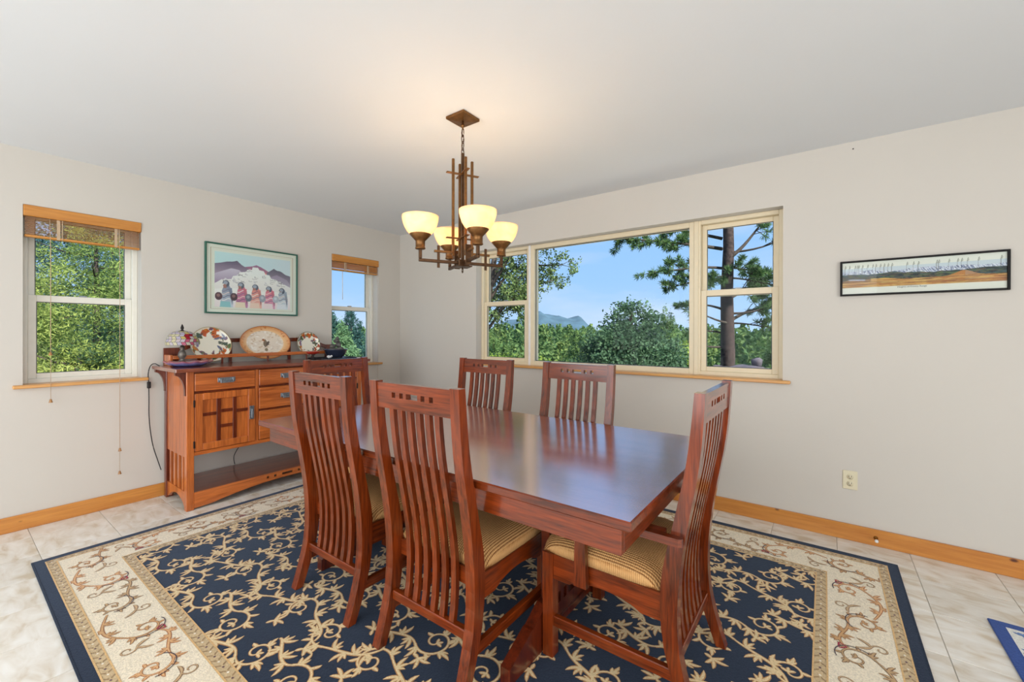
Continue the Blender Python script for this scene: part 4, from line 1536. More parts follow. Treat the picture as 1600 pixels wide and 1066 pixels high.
lc = thing('lamp_cord', 'black lamp cord with inline switch hanging down the wall left of the sideboard', 'cord', (.02, -2.36, .2))
b = MB().tube(smooth_path(pts), .0032, 6, mat=Matrix.Translation((-.02, 2.36, -.2))); b.build('wire', M_BLACKCORD, lc)
MB().box(-.005, .013, -.024, -.002, .640, .690, .004).build('inline_switch', M_BLACKCORD, lc)
pc = MB().tube(smooth_path([(.024, -1.70, .38), (.024, -1.74, .30), (.03, -1.80, .20), (.045, -1.80, .128)]), .003, 6).build('power_cord', M_BLACKCORD)
tag(pc, 'thin black cord on the wall behind the open shelf of the sideboard', 'cord')

# ------------------------------------------------------------------ fountain group at the right end
tr = MB().box(.165, .415, -1.225, -.860, 1.0105, 1.0205, .003)
for (a, c_, e_, g_) in ((.165, .172, -1.225, -.860), (.408, .415, -1.225, -.860), (.172, .408, -1.225, -1.218), (.172, .408, -.867, -.860)):
    tr.box(a, c_, e_, g_, 1.0205, 1.026, .001)
tag(tr.build('tray', M_TRAY), 'flat black rectangular tray on the right end of the sideboard', 'tray')
fo = thing('tabletop_fountain', 'blue black bowl with stacked grey stones on the black tray', 'fountain', (.285, -1.010, 1.0212))
MB().lathe([(.0, 0), (.062, 0), (.066, .004), (.088, .030), (.104, .070), (.112, .078), (.112, .082), (.104, .081), (.086, .040), (.06, .014), (0, .012)], 32, cap=False).build('bowl', M_BOWL, fo)


def rock(b, c, r, seed, sq=(1, 1, .7)):
    rg_ = random.Random(seed)
    bm = bmesh.new(); bmesh.ops.create_icosphere(bm, subdivisions=2, radius=1.0)
    vs = []
    ph = [rg_.uniform(0, 6.28) for _ in range(6)]
    for v in bm.verts:
        p = v.co
        k = 1 + .14 * math.sin(3 * p.x + ph[0]) + .12 * math.sin(4 * p.y + ph[1]) + .1 * math.sin(5 * p.z + ph[2])
        vs.append((c[0] + p.x * r * k * sq[0], c[1] + p.y * r * k * sq[1], c[2] + p.z * r * k * sq[2]))
    fs = [tuple(v.index for v in f.verts) for f in bm.faces]
    bm.free()
    b.add(vs, fs, smooth=True)


for c_, r_, s_, q_ in (((0, -.035, .070), .034, 1, (1, 1, .75)), ((.01, .03, .078), .038, 2, (1, 1, .8)), ((.0, -.03, .110), .026, 3, (1, 1.1, .8)),
                       ((.0, .028, .124), .030, 4, (1, 1, .9)), ((.0, .012, .160), .026, 5, (1, 1.1, .8)), ((0, .016, .188), .017, 6, (1, .9, 1))):
    b = MB(); rock(b, c_, r_, s_, q_); b.build('stone', M_STONE, fo)
rd = thing('oval_dish', 'small red oval footed dish in front of the little floral plate', 'dish', (.330, -1.262, 1.0105))
b = MB().lathe([(0, .052), (.022, .052), (.05, .060), (.064, .074), (.066, .078), (.058, .076), (.03, .068), (0, .066)], 24, mat=Matrix.Diagonal((.6, 1, 1, 1)), cap=False); b.build('bowl', M_RED, rd)
MB().lathe([(.030, 0), (.030, .005), (.010, .014), (.008, .040), (.020, .054)], 16).build('foot', M_IRON, rd)
b = MB()
for k in range(6):
    a = k * PI / 3
    rock(b, (.012 * math.cos(a), .014 * math.sin(a), .016 + .004 * (k % 2)), .011, 30 + k, (1, 1, .8))
rock(b, (0, 0, .010), .014, 40, (1.2, 1.2, .7))
wf = b.build('porcelain_flower', M_WHITE, loc=(.385, -1.130, 1.0215)); tag(wf, 'tiny white porcelain flower on the tray beside the fountain bowl', 'ornament')

# ------------------------------------------------------------------ pictures


def picture_A():
    y0, y1, z0, z1 = -2.013, -1.249, 1.423, 2.018
    t = thing('framed_print', 'green framed pastel print of a pueblo and five women above the sideboard', 'picture', (.002, (y0 + y1) / 2, z0))
    W, Hh = y1 - y0, z1 - z0
    fr = MB()
    w = .012
    for a, c_, e_, g_ in ((-W / 2, -W / 2 + w, 0, Hh), (W / 2 - w, W / 2, 0, Hh), (-W / 2 + w, W / 2 - w, 0, w), (-W / 2 + w, W / 2 - w, Hh - w, Hh)):
        fr.box(0, .024, a, c_, e_, g_, .002)
    fr.build('frame', M_FRAMEG, t)
    # art: coordinates u 0..1, v 0..1 (v up) over the whole mat
    nx, ny = 300, 230
    u, v = np.meshgrid(np.linspace(0, 1, nx), np.linspace(0, 1, ny))
    C = np.empty((ny, nx, 3)); C[:] = S(216, 216, 203)
    X = u; Y = v

    def line_rect(x0, x1, y0, y1, wd, col):
        m = ((X > x0) & (X < x1) & (Y > y0) & (Y < y1)) & ~((X > x0 + wd) & (X < x1 - wd) & (Y > y0 + wd) & (Y < y1 - wd))
        paint(C, m, col)
    line_rect(.045, .955, .055, .945, .006, (178, 150, 120))
    line_rect(.062, .938, .075, .925, .004, (204, 200, 182))
    ax0, ax1, ay0, ay1 = .085, .922, .085, .895
    art = (X > ax0) & (X < ax1) & (Y > ay0) & (Y < ay1)
    p = (X - ax0) / (ax1 - ax0); q = (Y - ay0) / (ay1 - ay0)
    # sky
    sky = np.array(S(178, 214, 220))[None, None] * (1 - .5 * p[..., None]) + np.array(S(206, 204, 224))[None, None] * (.5 * p[..., None])
    C[art] = np.broadcast_to(sky, C.shape)[art]

    def reg(poly, c0, c1=None, dirx=0.0, diry=1.0):
        m = art & inpoly(p, q, poly)
        if not m.any(): return
        if c1 is None: paint(C, m, c0); return
        s = p * dirx + q * diry
        lo, hi = s[m].min(), s[m].max()
        k = ((s - lo) / (hi - lo + 1e-6))[m][:, None]
        C[m] = np.array(S(*c0))[None] * (1 - k) + np.array(S(*c1))[None] * k
    reg([(0.35, .3), (.33, .76), (.40, .78), (.47, .80), (.52, .83), (.58, .80), (.64, .76), (.72, .70), (.75, .3)], (236, 120, 110), (150, 96, 140))
    reg([(.40, .4), (.42, .70), (.5, .745), (.6, .72), (.66, .68), (.66, .4)], (232, 96, 96), (244, 150, 132))
    reg([(0, .4), (0, .78), (.07, .80), (.15, .835), (.22, .845), (.27, .87), (.33, .80), (.37, .77), (.44, .73), (.44, .4)], (188, 160, 190), (96, 84, 112))
    reg([(0, .44), (0, .60), (.2, .72), (.3, .70), (.36, .62), (.3, .4)], (150, 120, 160), (196, 184, 204))
    reg([(.62, .3), (.66, .70), (.72, .76), (.76, .80), (.80, .77), (.86, .76), (.93, .70), (1, .68), (1, .3)], (170, 150, 180), (96, 90, 112))
    reg([(.66, .4), (.70, .62), (.80, .68), (.95, .60), (1, .5), (1, .36), (.8, .36)], (176, 168, 184), (150, 130, 164))
    # pueblo
    reg([(0, .15), (0, .42), (.08, .50), (.20, .52), (.22, .58), (.28, .60), (.30, .66), (.38, .68), (.40, .72), (.46, .73), (.47, .78), (.54, .785), (.56, .74), (.62, .73), (.64, .67), (.70, .66), (.72, .60), (.80, .58), (.84, .53), (.92, .50), (1, .45), (1, .15)], (214, 206, 206), (236, 232, 230))
    rg_ = random.Random(4)
    for k in range(46):
        x = rg_.uniform(.08, .9); yy = rg_.uniform(.45, .76 - abs(x - .5) * .62)
        if yy < .44: continue
        w_, h_ = rg_.uniform(.025, .06), rg_.uniform(.018, .05)
        paint(C, art & (X * 0 + 1 > 0) & (p > x) & (p < x + w_) & (q > yy) & (q < yy + .006), (126, 116, 128))
        paint(C, art & (p > x) & (p < x + .005) & (q > yy) & (q < yy + h_), (150, 142, 152))
        if k % 3 == 0: reg([(x, yy), (x + w_ * .6, yy), (x + w_ * .6, yy + h_), (x, yy + h_ * .9)], (190, 184, 194), (220, 216, 220))
    reg([(0, .0), (0, .32), (.2, .36), (.5, .33), (.8, .34), (1, .30), (1, 0)], (224, 206, 210), (232, 226, 224))
    # five women with shawls and pots
    cols = [((120, 130, 158), (186, 196, 214), (126, 188, 196)), ((212, 96, 120), (186, 110, 166), (226, 204, 178)), ((220, 120, 112), (232, 168, 152), (230, 194, 176)),
            ((222, 96, 118), (214, 140, 176), (236, 204, 208)), ((156, 166, 184), (206, 212, 222), (214, 214, 224))]
    for k in range(5):
        x = .135 + .185 * k; s = 1 - .02 * k
        hy_ = .46 - .015 * k
        reg([(x - .075, 0), (x - .06, .14), (x - .045, .32), (x - .02, .40), (x + .04, .40), (x + .075, .30), (x + .09, .14), (x + .085, 0)], cols[k][1], cols[k][0])
        reg([(x - .075, 0), (x - .065, .10), (x + .05, .10), (x + .06, 0)], cols[k][2])
        for j in range(4):
            yy = .14 + .055 * j
            paint(C, art & (p > x - .05) & (p < x + .055) & (np.abs(q - yy - .02 * np.sin((p - x) * 50)) < .008), [(236, 224, 220), (96, 80, 120), (236, 200, 190), (120, 100, 140)][(j + k) % 4], .8)
        reg([(x + .03, .34), (x + .07, .36), (x + .085, .20), (x + .075, .05), (x + .06, .16)], (96, 84, 112), cols[k][0])
        reg([(x - .030, .345), (x - .036, .40), (x - .02, .42), (x + .01, .41), (x + .01, .35)], (168, 108, 96))      # face in profile
        m = art & (((p - x) / .042) ** 2 + ((q - hy_ + .03) / .060) ** 2 < 1) & ((q > hy_ - .035) | (p > x + .005))
        paint(C, m, (86, 92, 112)); m2 = art & (((p - x + .006) / .026) ** 2 + ((q - hy_ + .015) / .03) ** 2 < 1); paint(C, m2, (150, 158, 178))
        m = art & (((p - x + .088) / .044) ** 2 + ((q - .195) / .072) ** 2 < 1)
        paint(C, m, [(92, 60, 72), (84, 56, 70), (104, 112, 128), (150, 152, 170), (168, 176, 190)][k])
        m = art & (((p - x + .092) / .02) ** 2 + ((q - .21) / .03) ** 2 < 1); paint(C, m, [(150, 104, 104), (140, 96, 100), (150, 158, 170), (180, 182, 196), (196, 202, 212)][k])
    g_ = C.mean(-1, keepdims=True); C = np.clip((C * .78 + g_ * .22) * 1.22, 0, .93)
    P = np.stack([np.full_like(u, .010), -W / 2 + .008 + (W - .016) * u, .008 + (Hh - .016) * v], -1)
    grid_mesh('print', P, C, M_PAINT, t)
    MB().box(.0145, .0165, -W / 2 + .010, W / 2 - .010, .010, Hh - .010).build('glazing', M_PGLASS, t)
    MB().box(0, .006, -W / 2 + .008, W / 2 - .008, .008, Hh - .008).build('backing_board', M_WHITE, t)


picture_A()


def picture_B():
    x0, x1, z0, z1 = 4.211, 4.911, 1.494, 1.706
    W, Hh = x1 - x0, z1 - z0
    t = thing('framed_panorama', 'long narrow black framed mountain panorama on the right wall', 'picture', ((x0 + x1) / 2, -.002, z0))
    fr = MB(); w = .011
    for a, c_, e_, g_ in ((-W / 2, -W / 2 + w, 0, Hh), (W / 2 - w, W / 2, 0, Hh), (-W / 2 + w, W / 2 - w, 0, w), (-W / 2 + w, W / 2 - w, Hh - w, Hh)):
        fr.box(a, c_, -.022, 0, e_, g_, .0015)
    fr.build('frame', M_FRAMEK, t)
    nx, ny = 420, 120
    u, v = np.meshgrid(np.linspace(0, 1, nx), np.linspace(0, 1, ny))
    C = np.empty((ny, nx, 3)); C[:] = S(228, 224, 216)
    rg_ = np.random.default_rng(2)

    def ridge(base, amp, seed, oct_=5, f0=4):
        g = np.random.default_rng(seed); y = np.zeros(nx) + base
        for o in range(oct_):
            k = f0 * 2 ** o
            xp = np.linspace(0, 1, k + 2); yp = g.uniform(-1, 1, k + 2) * amp / 1.7 ** o
            y += np.interp(u[0], xp, yp)
        return y[None, :]
    art = (v > .205)
    def fill(m, c, a=1.0): paint(C, m & art, c, a)
    fill(v > .2, (230, 227, 219))
    fill(v < .80, (196, 206, 220), .8)
    r = ridge(.70, .030, 1); fill(v < r, (176, 182, 208))
    for k in range(900):      # snow streaks
        x, y = rg_.uniform(0, 1), rg_.uniform(.58, .73)
        m = (np.abs((u - x) * 5 + (v - y)) < .012) & (np.abs(v - y) < rg_.uniform(.01, .035)) & (v < r)
        fill(m, [(240, 240, 248), (84, 92, 132), (206, 208, 226)][k % 3], .9)
    r = ridge(.600, .050, 5); fill(v < r, (62, 78, 88))
    r2_ = ridge(.55, .05, 9); fill((v < r2_), (44, 54, 58))
    for k in range(420):
        x, y = rg_.uniform(0, 1), rg_.uniform(.42, .62)
        m = (((u - x) / rg_.uniform(.008, .03)) ** 2 + ((v - y) / rg_.uniform(.008, .02)) ** 2 < 1) & (v < r)
        fill(m, [(92, 110, 70), (36, 44, 52), (70, 92, 96), (112, 92, 72)][k % 4], .7)
    r = ridge(.43, .03, 12); fill(v < r, (216, 170, 96))
    hill = .42 + .14 * np.exp(-((u[0] - .77) / .065) ** 2)[None, :]
    fill((v < hill) & (u > .55), (190, 124, 66))
    fill((v < hill) & (u > .775), (176, 140, 116), .7)
    for k in range(420):
        x, y = rg_.uniform(0, 1), rg_.uniform(.21, .44)
        m = (((u - x) / rg_.uniform(.02, .10)) ** 2 + ((v - y) / rg_.uniform(.004, .012)) ** 2 < 1) & (v < np.maximum(r, hill))
        fill(m, [(184, 112, 56), (224, 184, 110), (150, 88, 52), (206, 150, 84), (120, 80, 58)][k % 5], .6)
    fill((u < .2) & (v < .50) & (v > .36) & (rg_.random(u.shape) > .3), (84, 62, 54), .7)
    fill((u < .16) & (u > .05) & (np.abs(v - .44 + .2 * (u - .1)) < .02), (176, 176, 190))
    # peak name ticks with tiny leader lines
    for x in (.02, .05, .09, .105, .115, .14, .175, .21, .23, .26, .285, .31, .335, .43, .47, .50, .61, .622, .68, .73, .752, .785, .845, .965):
        fill((np.abs(u - x) < .0016) & (v > .62) & (v < .82), (120, 120, 120), .8)
        fill((np.abs(u - x - (v - .80) * .06) < .0022) & (v > .80) & (v < .90), (110, 110, 100), .9)
        fill((np.abs(u - x - .006 - (v - .80) * .06) < .0018) & (v > .80) & (v < .87), (140, 140, 128), .8)
    P = np.stack([-W / 2 + .009 + (W - .018) * u, np.full_like(u, -.012), .009 + (Hh - .018) * v], -1)
    o = grid_mesh('print', P[:, ::-1], C[:, ::-1], M_PAINT, t)
    MB().box(-W / 2 + .009, W / 2 - .009, -.008, 0, .009, Hh - .009).build('backing_board', M_WHITE, t)
    cu = bpy.data.curves.new('caption', 'FONT'); cu.body = 'Heights of Kittery Range'; cu.size = .0125; cu.align_x = 'CENTER'
    tmp = bpy.data.objects.new('caption_tmp', cu); COL.objects.link(tmp)
    dg = bpy.context.evaluated_depsgraph_get()
    me = bpy.data.meshes.new_from_object(tmp.evaluated_get(dg))
    bpy.data.objects.remove(tmp)
    me.materials.clear(); me.materials.append(plain('caption_ink', (60, 58, 60), .7))
    co = bpy.data.objects.new('caption', me); COL.objects.link(co); co.parent = t
    co.location = (-.025, -.0126, .038); co.rotation_euler = (PI / 2, 0, 0)
    MB().box(-W / 2 + .010, W / 2 - .010, -.0165, -.0150, .010, Hh - .010).build('glazing', M_PGLASS, t)


picture_B()

# ------------------------------------------------------------------ outlet, door stop, nail
ou = thing('wall_outlet', 'almond duplex outlet low on the back wall right of the armchair', 'outlet', (4.262, 0, .366))
MB().box(-.036, .036, -.006, 0, -.057, .057, .003).build('cover_plate', M_OUTLET, ou)
for s in (-1, 1):
    b = MB().lathe([(0, 0), (.0165, 0), (.0165, .002), (0, .003)], 20, mat=Matrix.Translation((0, -.006, s * .021)) @ Matrix.Rotation(PI / 2, 4, 'X'))
    rc = b.build('receptacle', M_OUTLET, ou)
    sl = MB()
    for a, z0, z1 in ((-.0065, -.002, .007), (.0055, -.002, .008)):
        sl.box(a, a + .002, -.0100, -.0088, s * .021 + z0, s * .021 + z1)
    sl.box(-.002, .002, -.0100, -.0088, s * .021 - .010, s * .021 - .006)
    sl.build('slot', M_SLOT, rc)
b = MB().lathe([(0, -.0102), (.003, -.0096), (.0035, -.008), (.0035, -.006)], 10, mat=Matrix.Rotation(PI / 2, 4, 'X') @ Matrix.Diagonal((1, 1, -1, 1)))
ds = thing('door_stop', 'small brass door stop with white tip on the back baseboard', 'door stop', (4.382, -.016, .050))
RXm = Matrix.Rotation(PI / 2, 4, 'X')
MB().lathe([(.011, 0), (.011, .004), (.006, .008), (.0045, .012), (.0045, .042)], 12, mat=RXm).build('stem', M_BRASS, ds)
MB().lathe([(.0075, .042), (.009, .045), (.009, .054), (.006, .058), (0, .058)], 12, mat=RXm).build('rubber_tip', M_WHITE, ds)
nl = MB().lathe([(.0035, 0), (.0035, .004), (0, .005)], 10, mat=Matrix.Translation((4.272, 0, 2.395)) @ RXm).build('nail', M_IRON)
tag(nl, 'tiny dark nail high on the back wall near the ceiling', 'nail')

# ------------------------------------------------------------------ bamboo blinds


def blind(op, label, drop, nsl, cords):
    y0, y1, z0, z1 = op
    t = thing('window_blind', label, 'blind', (0.0, (y0 + y1) / 2, z1), 0)
    hw = (y1 - y0) / 2
    MB().box(-.016, .010, -hw + .002, hw - .002, -.072, -.002, .003).build('valance', M_BLINDD, t)
    for s in (-1, 1):
        MB().box(-.060, -.016, s * (hw - .002), s * (hw - .012), -.072, -.002, .002).build('valance_return', M_BLINDD, t)
    MB().box(-.060, -.018, -hw + .014, hw - .014, -.045, -.004, .002).build('head_rail', M_BLIND, t)
    me = None
    span = drop - .072 - .030
    for k in range(nsl):
        z = -.080 - span * k / (nsl - 1)
        if me is None:
            o = MB().box(-.050, -.010, -hw + .010, hw - .010, -.0014, .0014).build('slat', M_BLIND, t); me = o.data
        else:
            o = bpy.data.objects.new('slat', me); COL.objects.link(o); o.parent = t
        o.location = (0, 0, z); o.rotation_euler = (0, .12, 0)
    MB().box(-.052, -.008, -hw + .008, hw - .008, -drop, -drop + .016, .003).build('bottom_rail', M_BLINDD, t)
    tp = MB()
    for yy in (-.46 * hw, .52 * hw):
        tp.box(-.0085, -.0065, yy - .008, yy + .008, -drop, -.06)
        tp.box(-.0085, -.0065, yy + .016, yy + .020, -drop, -.06)
    tp.build('ladder_cord', M_CORD, t)
    for (yy, zend, tas) in cords:
        c_ = MB().tube([(-.0015 if k == 0 else .0405, yy, z_) for k, z_ in enumerate((-.07, -.30))] + [(.0405, yy, zend - z1 + .018)], .0013, 5).build('pull_cord', M_CORD, t)
        if tas:
            MB().lathe([(.0035, .022), (.006, .020), (.0065, .012), (.010, .002), (.010, 0), (.0, -.001)], 12, mat=Matrix.Translation((.0405, yy, zend - z1))).build('tassel', M_BRASSW, c_)
    return t


M_BRASSW = wood('tassel_wood', (140, 92, 40), (186, 132, 66), 'Z', rough=.4)
yc = (A1[0] + A1[1]) / 2
blind(A1, 'bamboo blind drawn up over the left window with wooden cord pulls', .205, 12, [(-2.880 - yc, .800, True), (-2.881 - yc, 1.110, True), (-2.540 - yc, .405, True), (-2.541 - yc, .240, True)])
yc = (A2[0] + A2[1]) / 2
bl2 = blind(A2, 'bamboo blind drawn up over the small window nearest the corner', .165, 16, [(-.345 - yc, .62, False)])
MB().tube([(-.030, -.742 - yc, -.15), (-.028, -.742 - yc, -.47)], .004, 6).build('tilt_wand', M_WHITE, bl2)

# ------------------------------------------------------------------ chandelier
CXY = (2.540, -1.622)
ch = thing('chandelier', 'bronze four light chandelier with amber glass bowls hanging over the table', 'chandelier', (*CXY, 1.60), math.radians(-28))
CZ = 1.60


def zb(z): return z - CZ


# canopy stays square to the room
ROT = Matrix.Rotation(math.radians(28), 4, 'Z')
b = MB().box(-.066, .066, -.066, .066, zb(2.424), zb(2.440), .003, mat=ROT)
b.add([(-.062, -.062, zb(2.424)), (.062, -.062, zb(2.424)), (.062, .062, zb(2.424)), (-.062, .062, zb(2.424)), (-.02, -.02, zb(2.418)), (.02, -.02, zb(2.418)), (.02, .02, zb(2.418)), (-.02, .02, zb(2.418))],
      [(4, 7, 6, 5), (0, 4, 5, 1), (1, 5, 6, 2), (2, 6, 7, 3), (3, 7, 4, 0)], mat=ROT)
b.build('canopy', M_BRONZE, ch)
MB().lathe([(.006, zb(2.42)), (.007, zb(2.40)), (.012, zb(2.396)), (.012, zb(2.390)), (.005, zb(2.386)), (.004, zb(2.375))], 12).build('canopy_loop', M_BRONZE, ch)


def link(zc, rot, L=.024, r=.0085, th=.0022):
    p = []
    for i in range(20):
        a = 2 * PI * i / 20
        x = r * math.cos(a); z = L * math.sin(a)
        p.append((x * math.cos(rot), x * math.sin(rot), zb(zc) + z))
    return p


zs_l = [2.360 - .0245 * k for k in range(5)]
for k in range(4):
    zc = 2.358 - .036 * k
    MB().tube(link(zc, k * PI / 2 + .4), .0024, 6, closed=True).build('chain_link', M_BRONZED, ch)
wire = [(.004 * math.sin(k), .004 * math.cos(k * 1.3), zb(2.39 - .0135 * k)) for k in range(11)]
MB().tube(wire, .0017, 5).build('supply_wire', M_BRONZED, ch)
MB().box(-.008, .008, -.008, .008, zb(1.652), zb(2.245), .002).build('rod', M_BRONZED, ch)
for dx, dy, zt in ((.048, 0, 2.208), (-.048, 0, 2.203), (0, .054, 2.208), (0, -.054, 2.206)):
    MB().box(dx - .0068, dx + .0068, dy - .0068, dy + .0068, zb(1.680), zb(zt), .0015).build('rod', M_BRONZE, ch)
for z_ in (2.126, 1.775):
    MB().box(-.011, .011, -.092, .092, zb(z_), zb(z_ + .005), .001).build('cross_bar', M_BRONZE, ch)
    MB().box(-.086, .086, -.011, .011, zb(z_ + .006), zb(z_ + .011), .001).build('cross_bar', M_BRONZE, ch)
MB().box(-.030, .030, -.030, .030, zb(1.628), zb(1.660), .003).build('hub', M_BRONZED, ch)
MB().box(-.042, .042, -.042, .042, zb(1.622), zb(1.628), .001).build('hub_plate', M_BRONZED, ch)
MB().tube([(.008 * math.cos(a), 0, zb(1.606) + .014 * math.sin(a)) for a in np.linspace(0, 2 * PI, 16, endpoint=False)], .0028, 6, closed=True).build('finial_ring', M_BRONZED, ch)
ARM = 0.232
shade_prof = [(.0545, 1.7785), (.068, 1.793), (.080, 1.813), (.0885, 1.836), (.0935, 1.858), (.0945, 1.874), (.0915, 1.874), (.0905, 1.858), (.0855, 1.837), (.077, 1.815), (.065, 1.796), (.0515, 1.7815)]
for k in range(4):
    R_ = Matrix.Rotation(k * PI / 2, 4, 'Z')
    am = MB().box(.030, ARM + .008, -.008, .008, zb(1.637), zb(1.653), .002, mat=R_)
    am.box(ARM - .008, ARM + .008, -.008, .008, zb(1.653), zb(1.702), .002, mat=R_)
    arm = am.build('arm', M_BRONZED, ch)
    MB().box(.054, .158, -.0075, .0075, zb(1.692), zb(1.704), .001, mat=R_).build('upper_strip', M_BRONZE, arm)
    if k % 2:
        MB().box(.124, .139, -.012, -.008, zb(1.612), zb(1.732), .001, mat=R_).build('vertical_strip', M_BRONZED, arm)
    else:
        MB().box(.090, .096, -.016, .016, zb(1.625), zb(1.730), .001, mat=R_).build('vertical_strip', M_BRONZED, arm)
    TM = R_ @ Matrix.Translation((ARM, 0, -CZ))
    hd = MB().lathe([(.020, 1.700), (.0265, 1.703), (.0265, 1.708), (.0245, 1.710), (.0245, 1.744), (.027, 1.746), (.056, 1.777), (.0555, 1.780), (.03, 1.760), (0, 1.752)], 26, mat=TM).build('lamp_holder', M_BRONZE, arm)
    sh = MB().lathe(shade_prof + [shade_prof[0]], 36, mat=TM, cap=False).build('glass_shade', M_SHADE, ch)
    bu = MB().lathe([(.006, 1.756), (.008, 1.765), (.014, 1.780), (.017, 1.795), (.013, 1.815), (.006, 1.830), (0, 1.838)], 14, mat=TM).build('bulb', M_BULB, sh)
    ld_ = bpy.data.lights.new('bulb_light', 'POINT'); ld_.energy = 1.5; ld_.color = (1.0, .80, .54); ld_.shadow_soft_size = .03
    lo_ = bpy.data.objects.new('bulb_light', ld_); COL.objects.link(lo_)
    pos = Matrix.Translation((*CXY, CZ)) @ Matrix.Rotation(math.radians(-28), 4, 'Z') @ TM @ Vector((0, 0, 1.85))
    lo_.location = pos

# ------------------------------------------------------------------ outside: terrain, forest, trees, hills


def ground_z(x, y):
    d = np.sqrt((np.minimum(x, 3) - 2.0) ** 2 * (x < 3) + (np.maximum(y, -1) + 1.0) ** 2)
    near = -0.9 - 0.14 * np.clip(d - 5, 0, 30)
    rise = 0.020 * np.clip(d - 45, 0, 260)
    return near + rise + 0.5 * np.sin(x * .09) * np.cos(y * .07) * np.clip(d / 30, 0, 1.5)


gx = np.concatenate([np.linspace(-420, -60, 30), np.linspace(-56, 60, 40), np.linspace(66, 300, 20)])
gy = np.concatenate([np.linspace(-200, -40, 12), np.linspace(-36, 80, 40), np.linspace(88, 420, 30)])
GX, GY = np.meshgrid(gx, gy)
GZ = ground_z(GX, GY)
GZ = np.where((GX > -1.5) & (GX < 9) & (GY < 1.5) & (GY > -9), -1.0, GZ)
gc = np.empty(GX.shape + (3,)); gc[:] = S(92, 104, 66)
gr = grid_mesh('hillside', np.stack([GX, GY, GZ], -1), gc, painted('meadow', .95, noise=.35, nscale=.8))
gr['kind'] = 'structure'


def leaf_quads(centres, size, tilt=1.0, elong=1.6, thin=1.0):
    """random quads round the given centres"""
    n = len(centres)
    d1 = RNG.normal(size=(n, 3)); d1[:, 2] *= tilt; d1 /= np.linalg.norm(d1, axis=1)[:, None]
    d2 = RNG.normal(size=(n, 3)); d2 -= d1 * (d1 * d2).sum(1)[:, None]; d2 /= np.linalg.norm(d2, axis=1)[:, None]
    s = size * RNG.uniform(.6, 1.3, n)[:, None]
    a, b_ = d1 * s * elong * .5, d2 * s * .5 * thin
    return np.stack([centres - a, centres - b_, centres + a, centres + b_], 1).reshape(-1, 3)


def leaf_cols(n, c0, c1, c2=None):
    t = RNG.random(n)[:, None]
    C = np.array(S(*c0))[None] * (1 - t) + np.array(S(*c1))[None] * t
    if c2 is not None:
        m = RNG.random(n) < .15
        C[m] = np.array(S(*c2))
    return C


def clumps(n_clump, n_leaf, centre, radii, cr, shell=True):
    """points in leaf clumps distributed over an ellipsoid crown"""
    d = RNG.normal(size=(n_clump, 3)); d /= np.linalg.norm(d, axis=1)[:, None]
    r = RNG.uniform(.5, 1.0, n_clump)[:, None]
    cc = np.asarray(centre)[None] + d * r * np.asarray(radii)[None]
    s = cr * RNG.uniform(.6, 1.35, n_clump)
    return np.repeat(cc, n_leaf, 0) + RNG.normal(size=(n_clump * n_leaf, 3)) * np.array([1, 1, .6]) * np.repeat(s, n_leaf)[:, None]


def clump_cols(n_clump, n_leaf, c0, c1, c2=None):
    t = np.clip(np.repeat(RNG.random(n_clump), n_leaf) * .65 + RNG.random(n_clump * n_leaf) * .35, 0, 1)[:, None]
    C = np.array(S(*c0))[None] * (1 - t) + np.array(S(*c1))[None] * t
    if c2 is not None:
        m = np.repeat(RNG.random(n_clump) < .15, n_leaf)
        C[m] = np.array(S(*c2))
    return C


def round_tree(name, label, cat, x, y, z0, h, rx, ry, ncl, nl, cr, size, c0, c1, c2=None, trunk_r=.12, group=None, crown=(.2, 1.0), cone=0.0, bark=M_BARKD):
    t = thing(name, label, cat, (x, y, z0), 0, group)
    MB().tube([(0, 0, 0), (.04, .02, h * .4), (0, 0, h * .9)], trunk_r, 8, r1=trunk_r * .25).build('trunk', bark, t)
    zc = h * (crown[0] + crown[1]) / 2; hz_ = h * (crown[1] - crown[0]) / 2
    p = clumps(ncl, nl, (0, 0, zc), (rx, ry, hz_), cr)
    if cone:
        k = np.clip((p[:, 2] - h * crown[0]) / (h * (crown[1] - crown[0])), 0, 1)
        p[:, :2] *= (1.25 - cone * k)[:, None]
    pine_ = name in ('bushy_pine', 'conifer', 'pine')
    fast_mesh('foliage', leaf_quads(p, size, 1.0, 2.6 if pine_ else 1.6, .6 if pine_ else 1.0), 4, clump_cols(ncl, nl, c0, c1, c2), M_LEAF, t, kind='stuff')
    return t


FG = 'pines beyond the windows'
# big juniper in front of the wide window
round_tree('juniper', 'dense rounded grey green juniper filling the middle of the wide window', 'tree', 1.17, 4.50, -1.3, 3.35, 1.12, 1.05, 640, 80, .11, .036,
           (62, 92, 66), (112, 142, 108), (48, 70, 56), .13, crown=(.05, .93), cone=.42)
round_tree('juniper', 'smaller grey green juniper at the left foot of the big juniper', 'tree', -.1, 6.0, -1.6, 2.55, .8, .75, 260, 55, .12, .045, (72, 100, 72), (110, 140, 100), None, .1, crown=(.05, .95), cone=.6)

# ponderosa with the thick trunk behind the right sash
pond = thing('ponderosa_pine', 'tall pine with thick bare trunk behind the right sash of the wide window', 'tree', (2.10, 8.86, -1.7))
MB().tube([(0, 0, 0), (.02, .0, 2.5), (-.01, 0, 4.0), (.03, 0, 5.2), (.0, 0, 7.0), (0.02, 0, 9.5)], .19, 12, r1=.09).build('trunk', M_BARK, pond)
RD = Vector((math.cos(_yaw), math.sin(_yaw), 0))      # sideways as seen from the house
FD = Vector((-math.sin(_yaw), math.cos(_yaw), 0))
GZ0 = -1.7
needles_v, needles_c = [], []


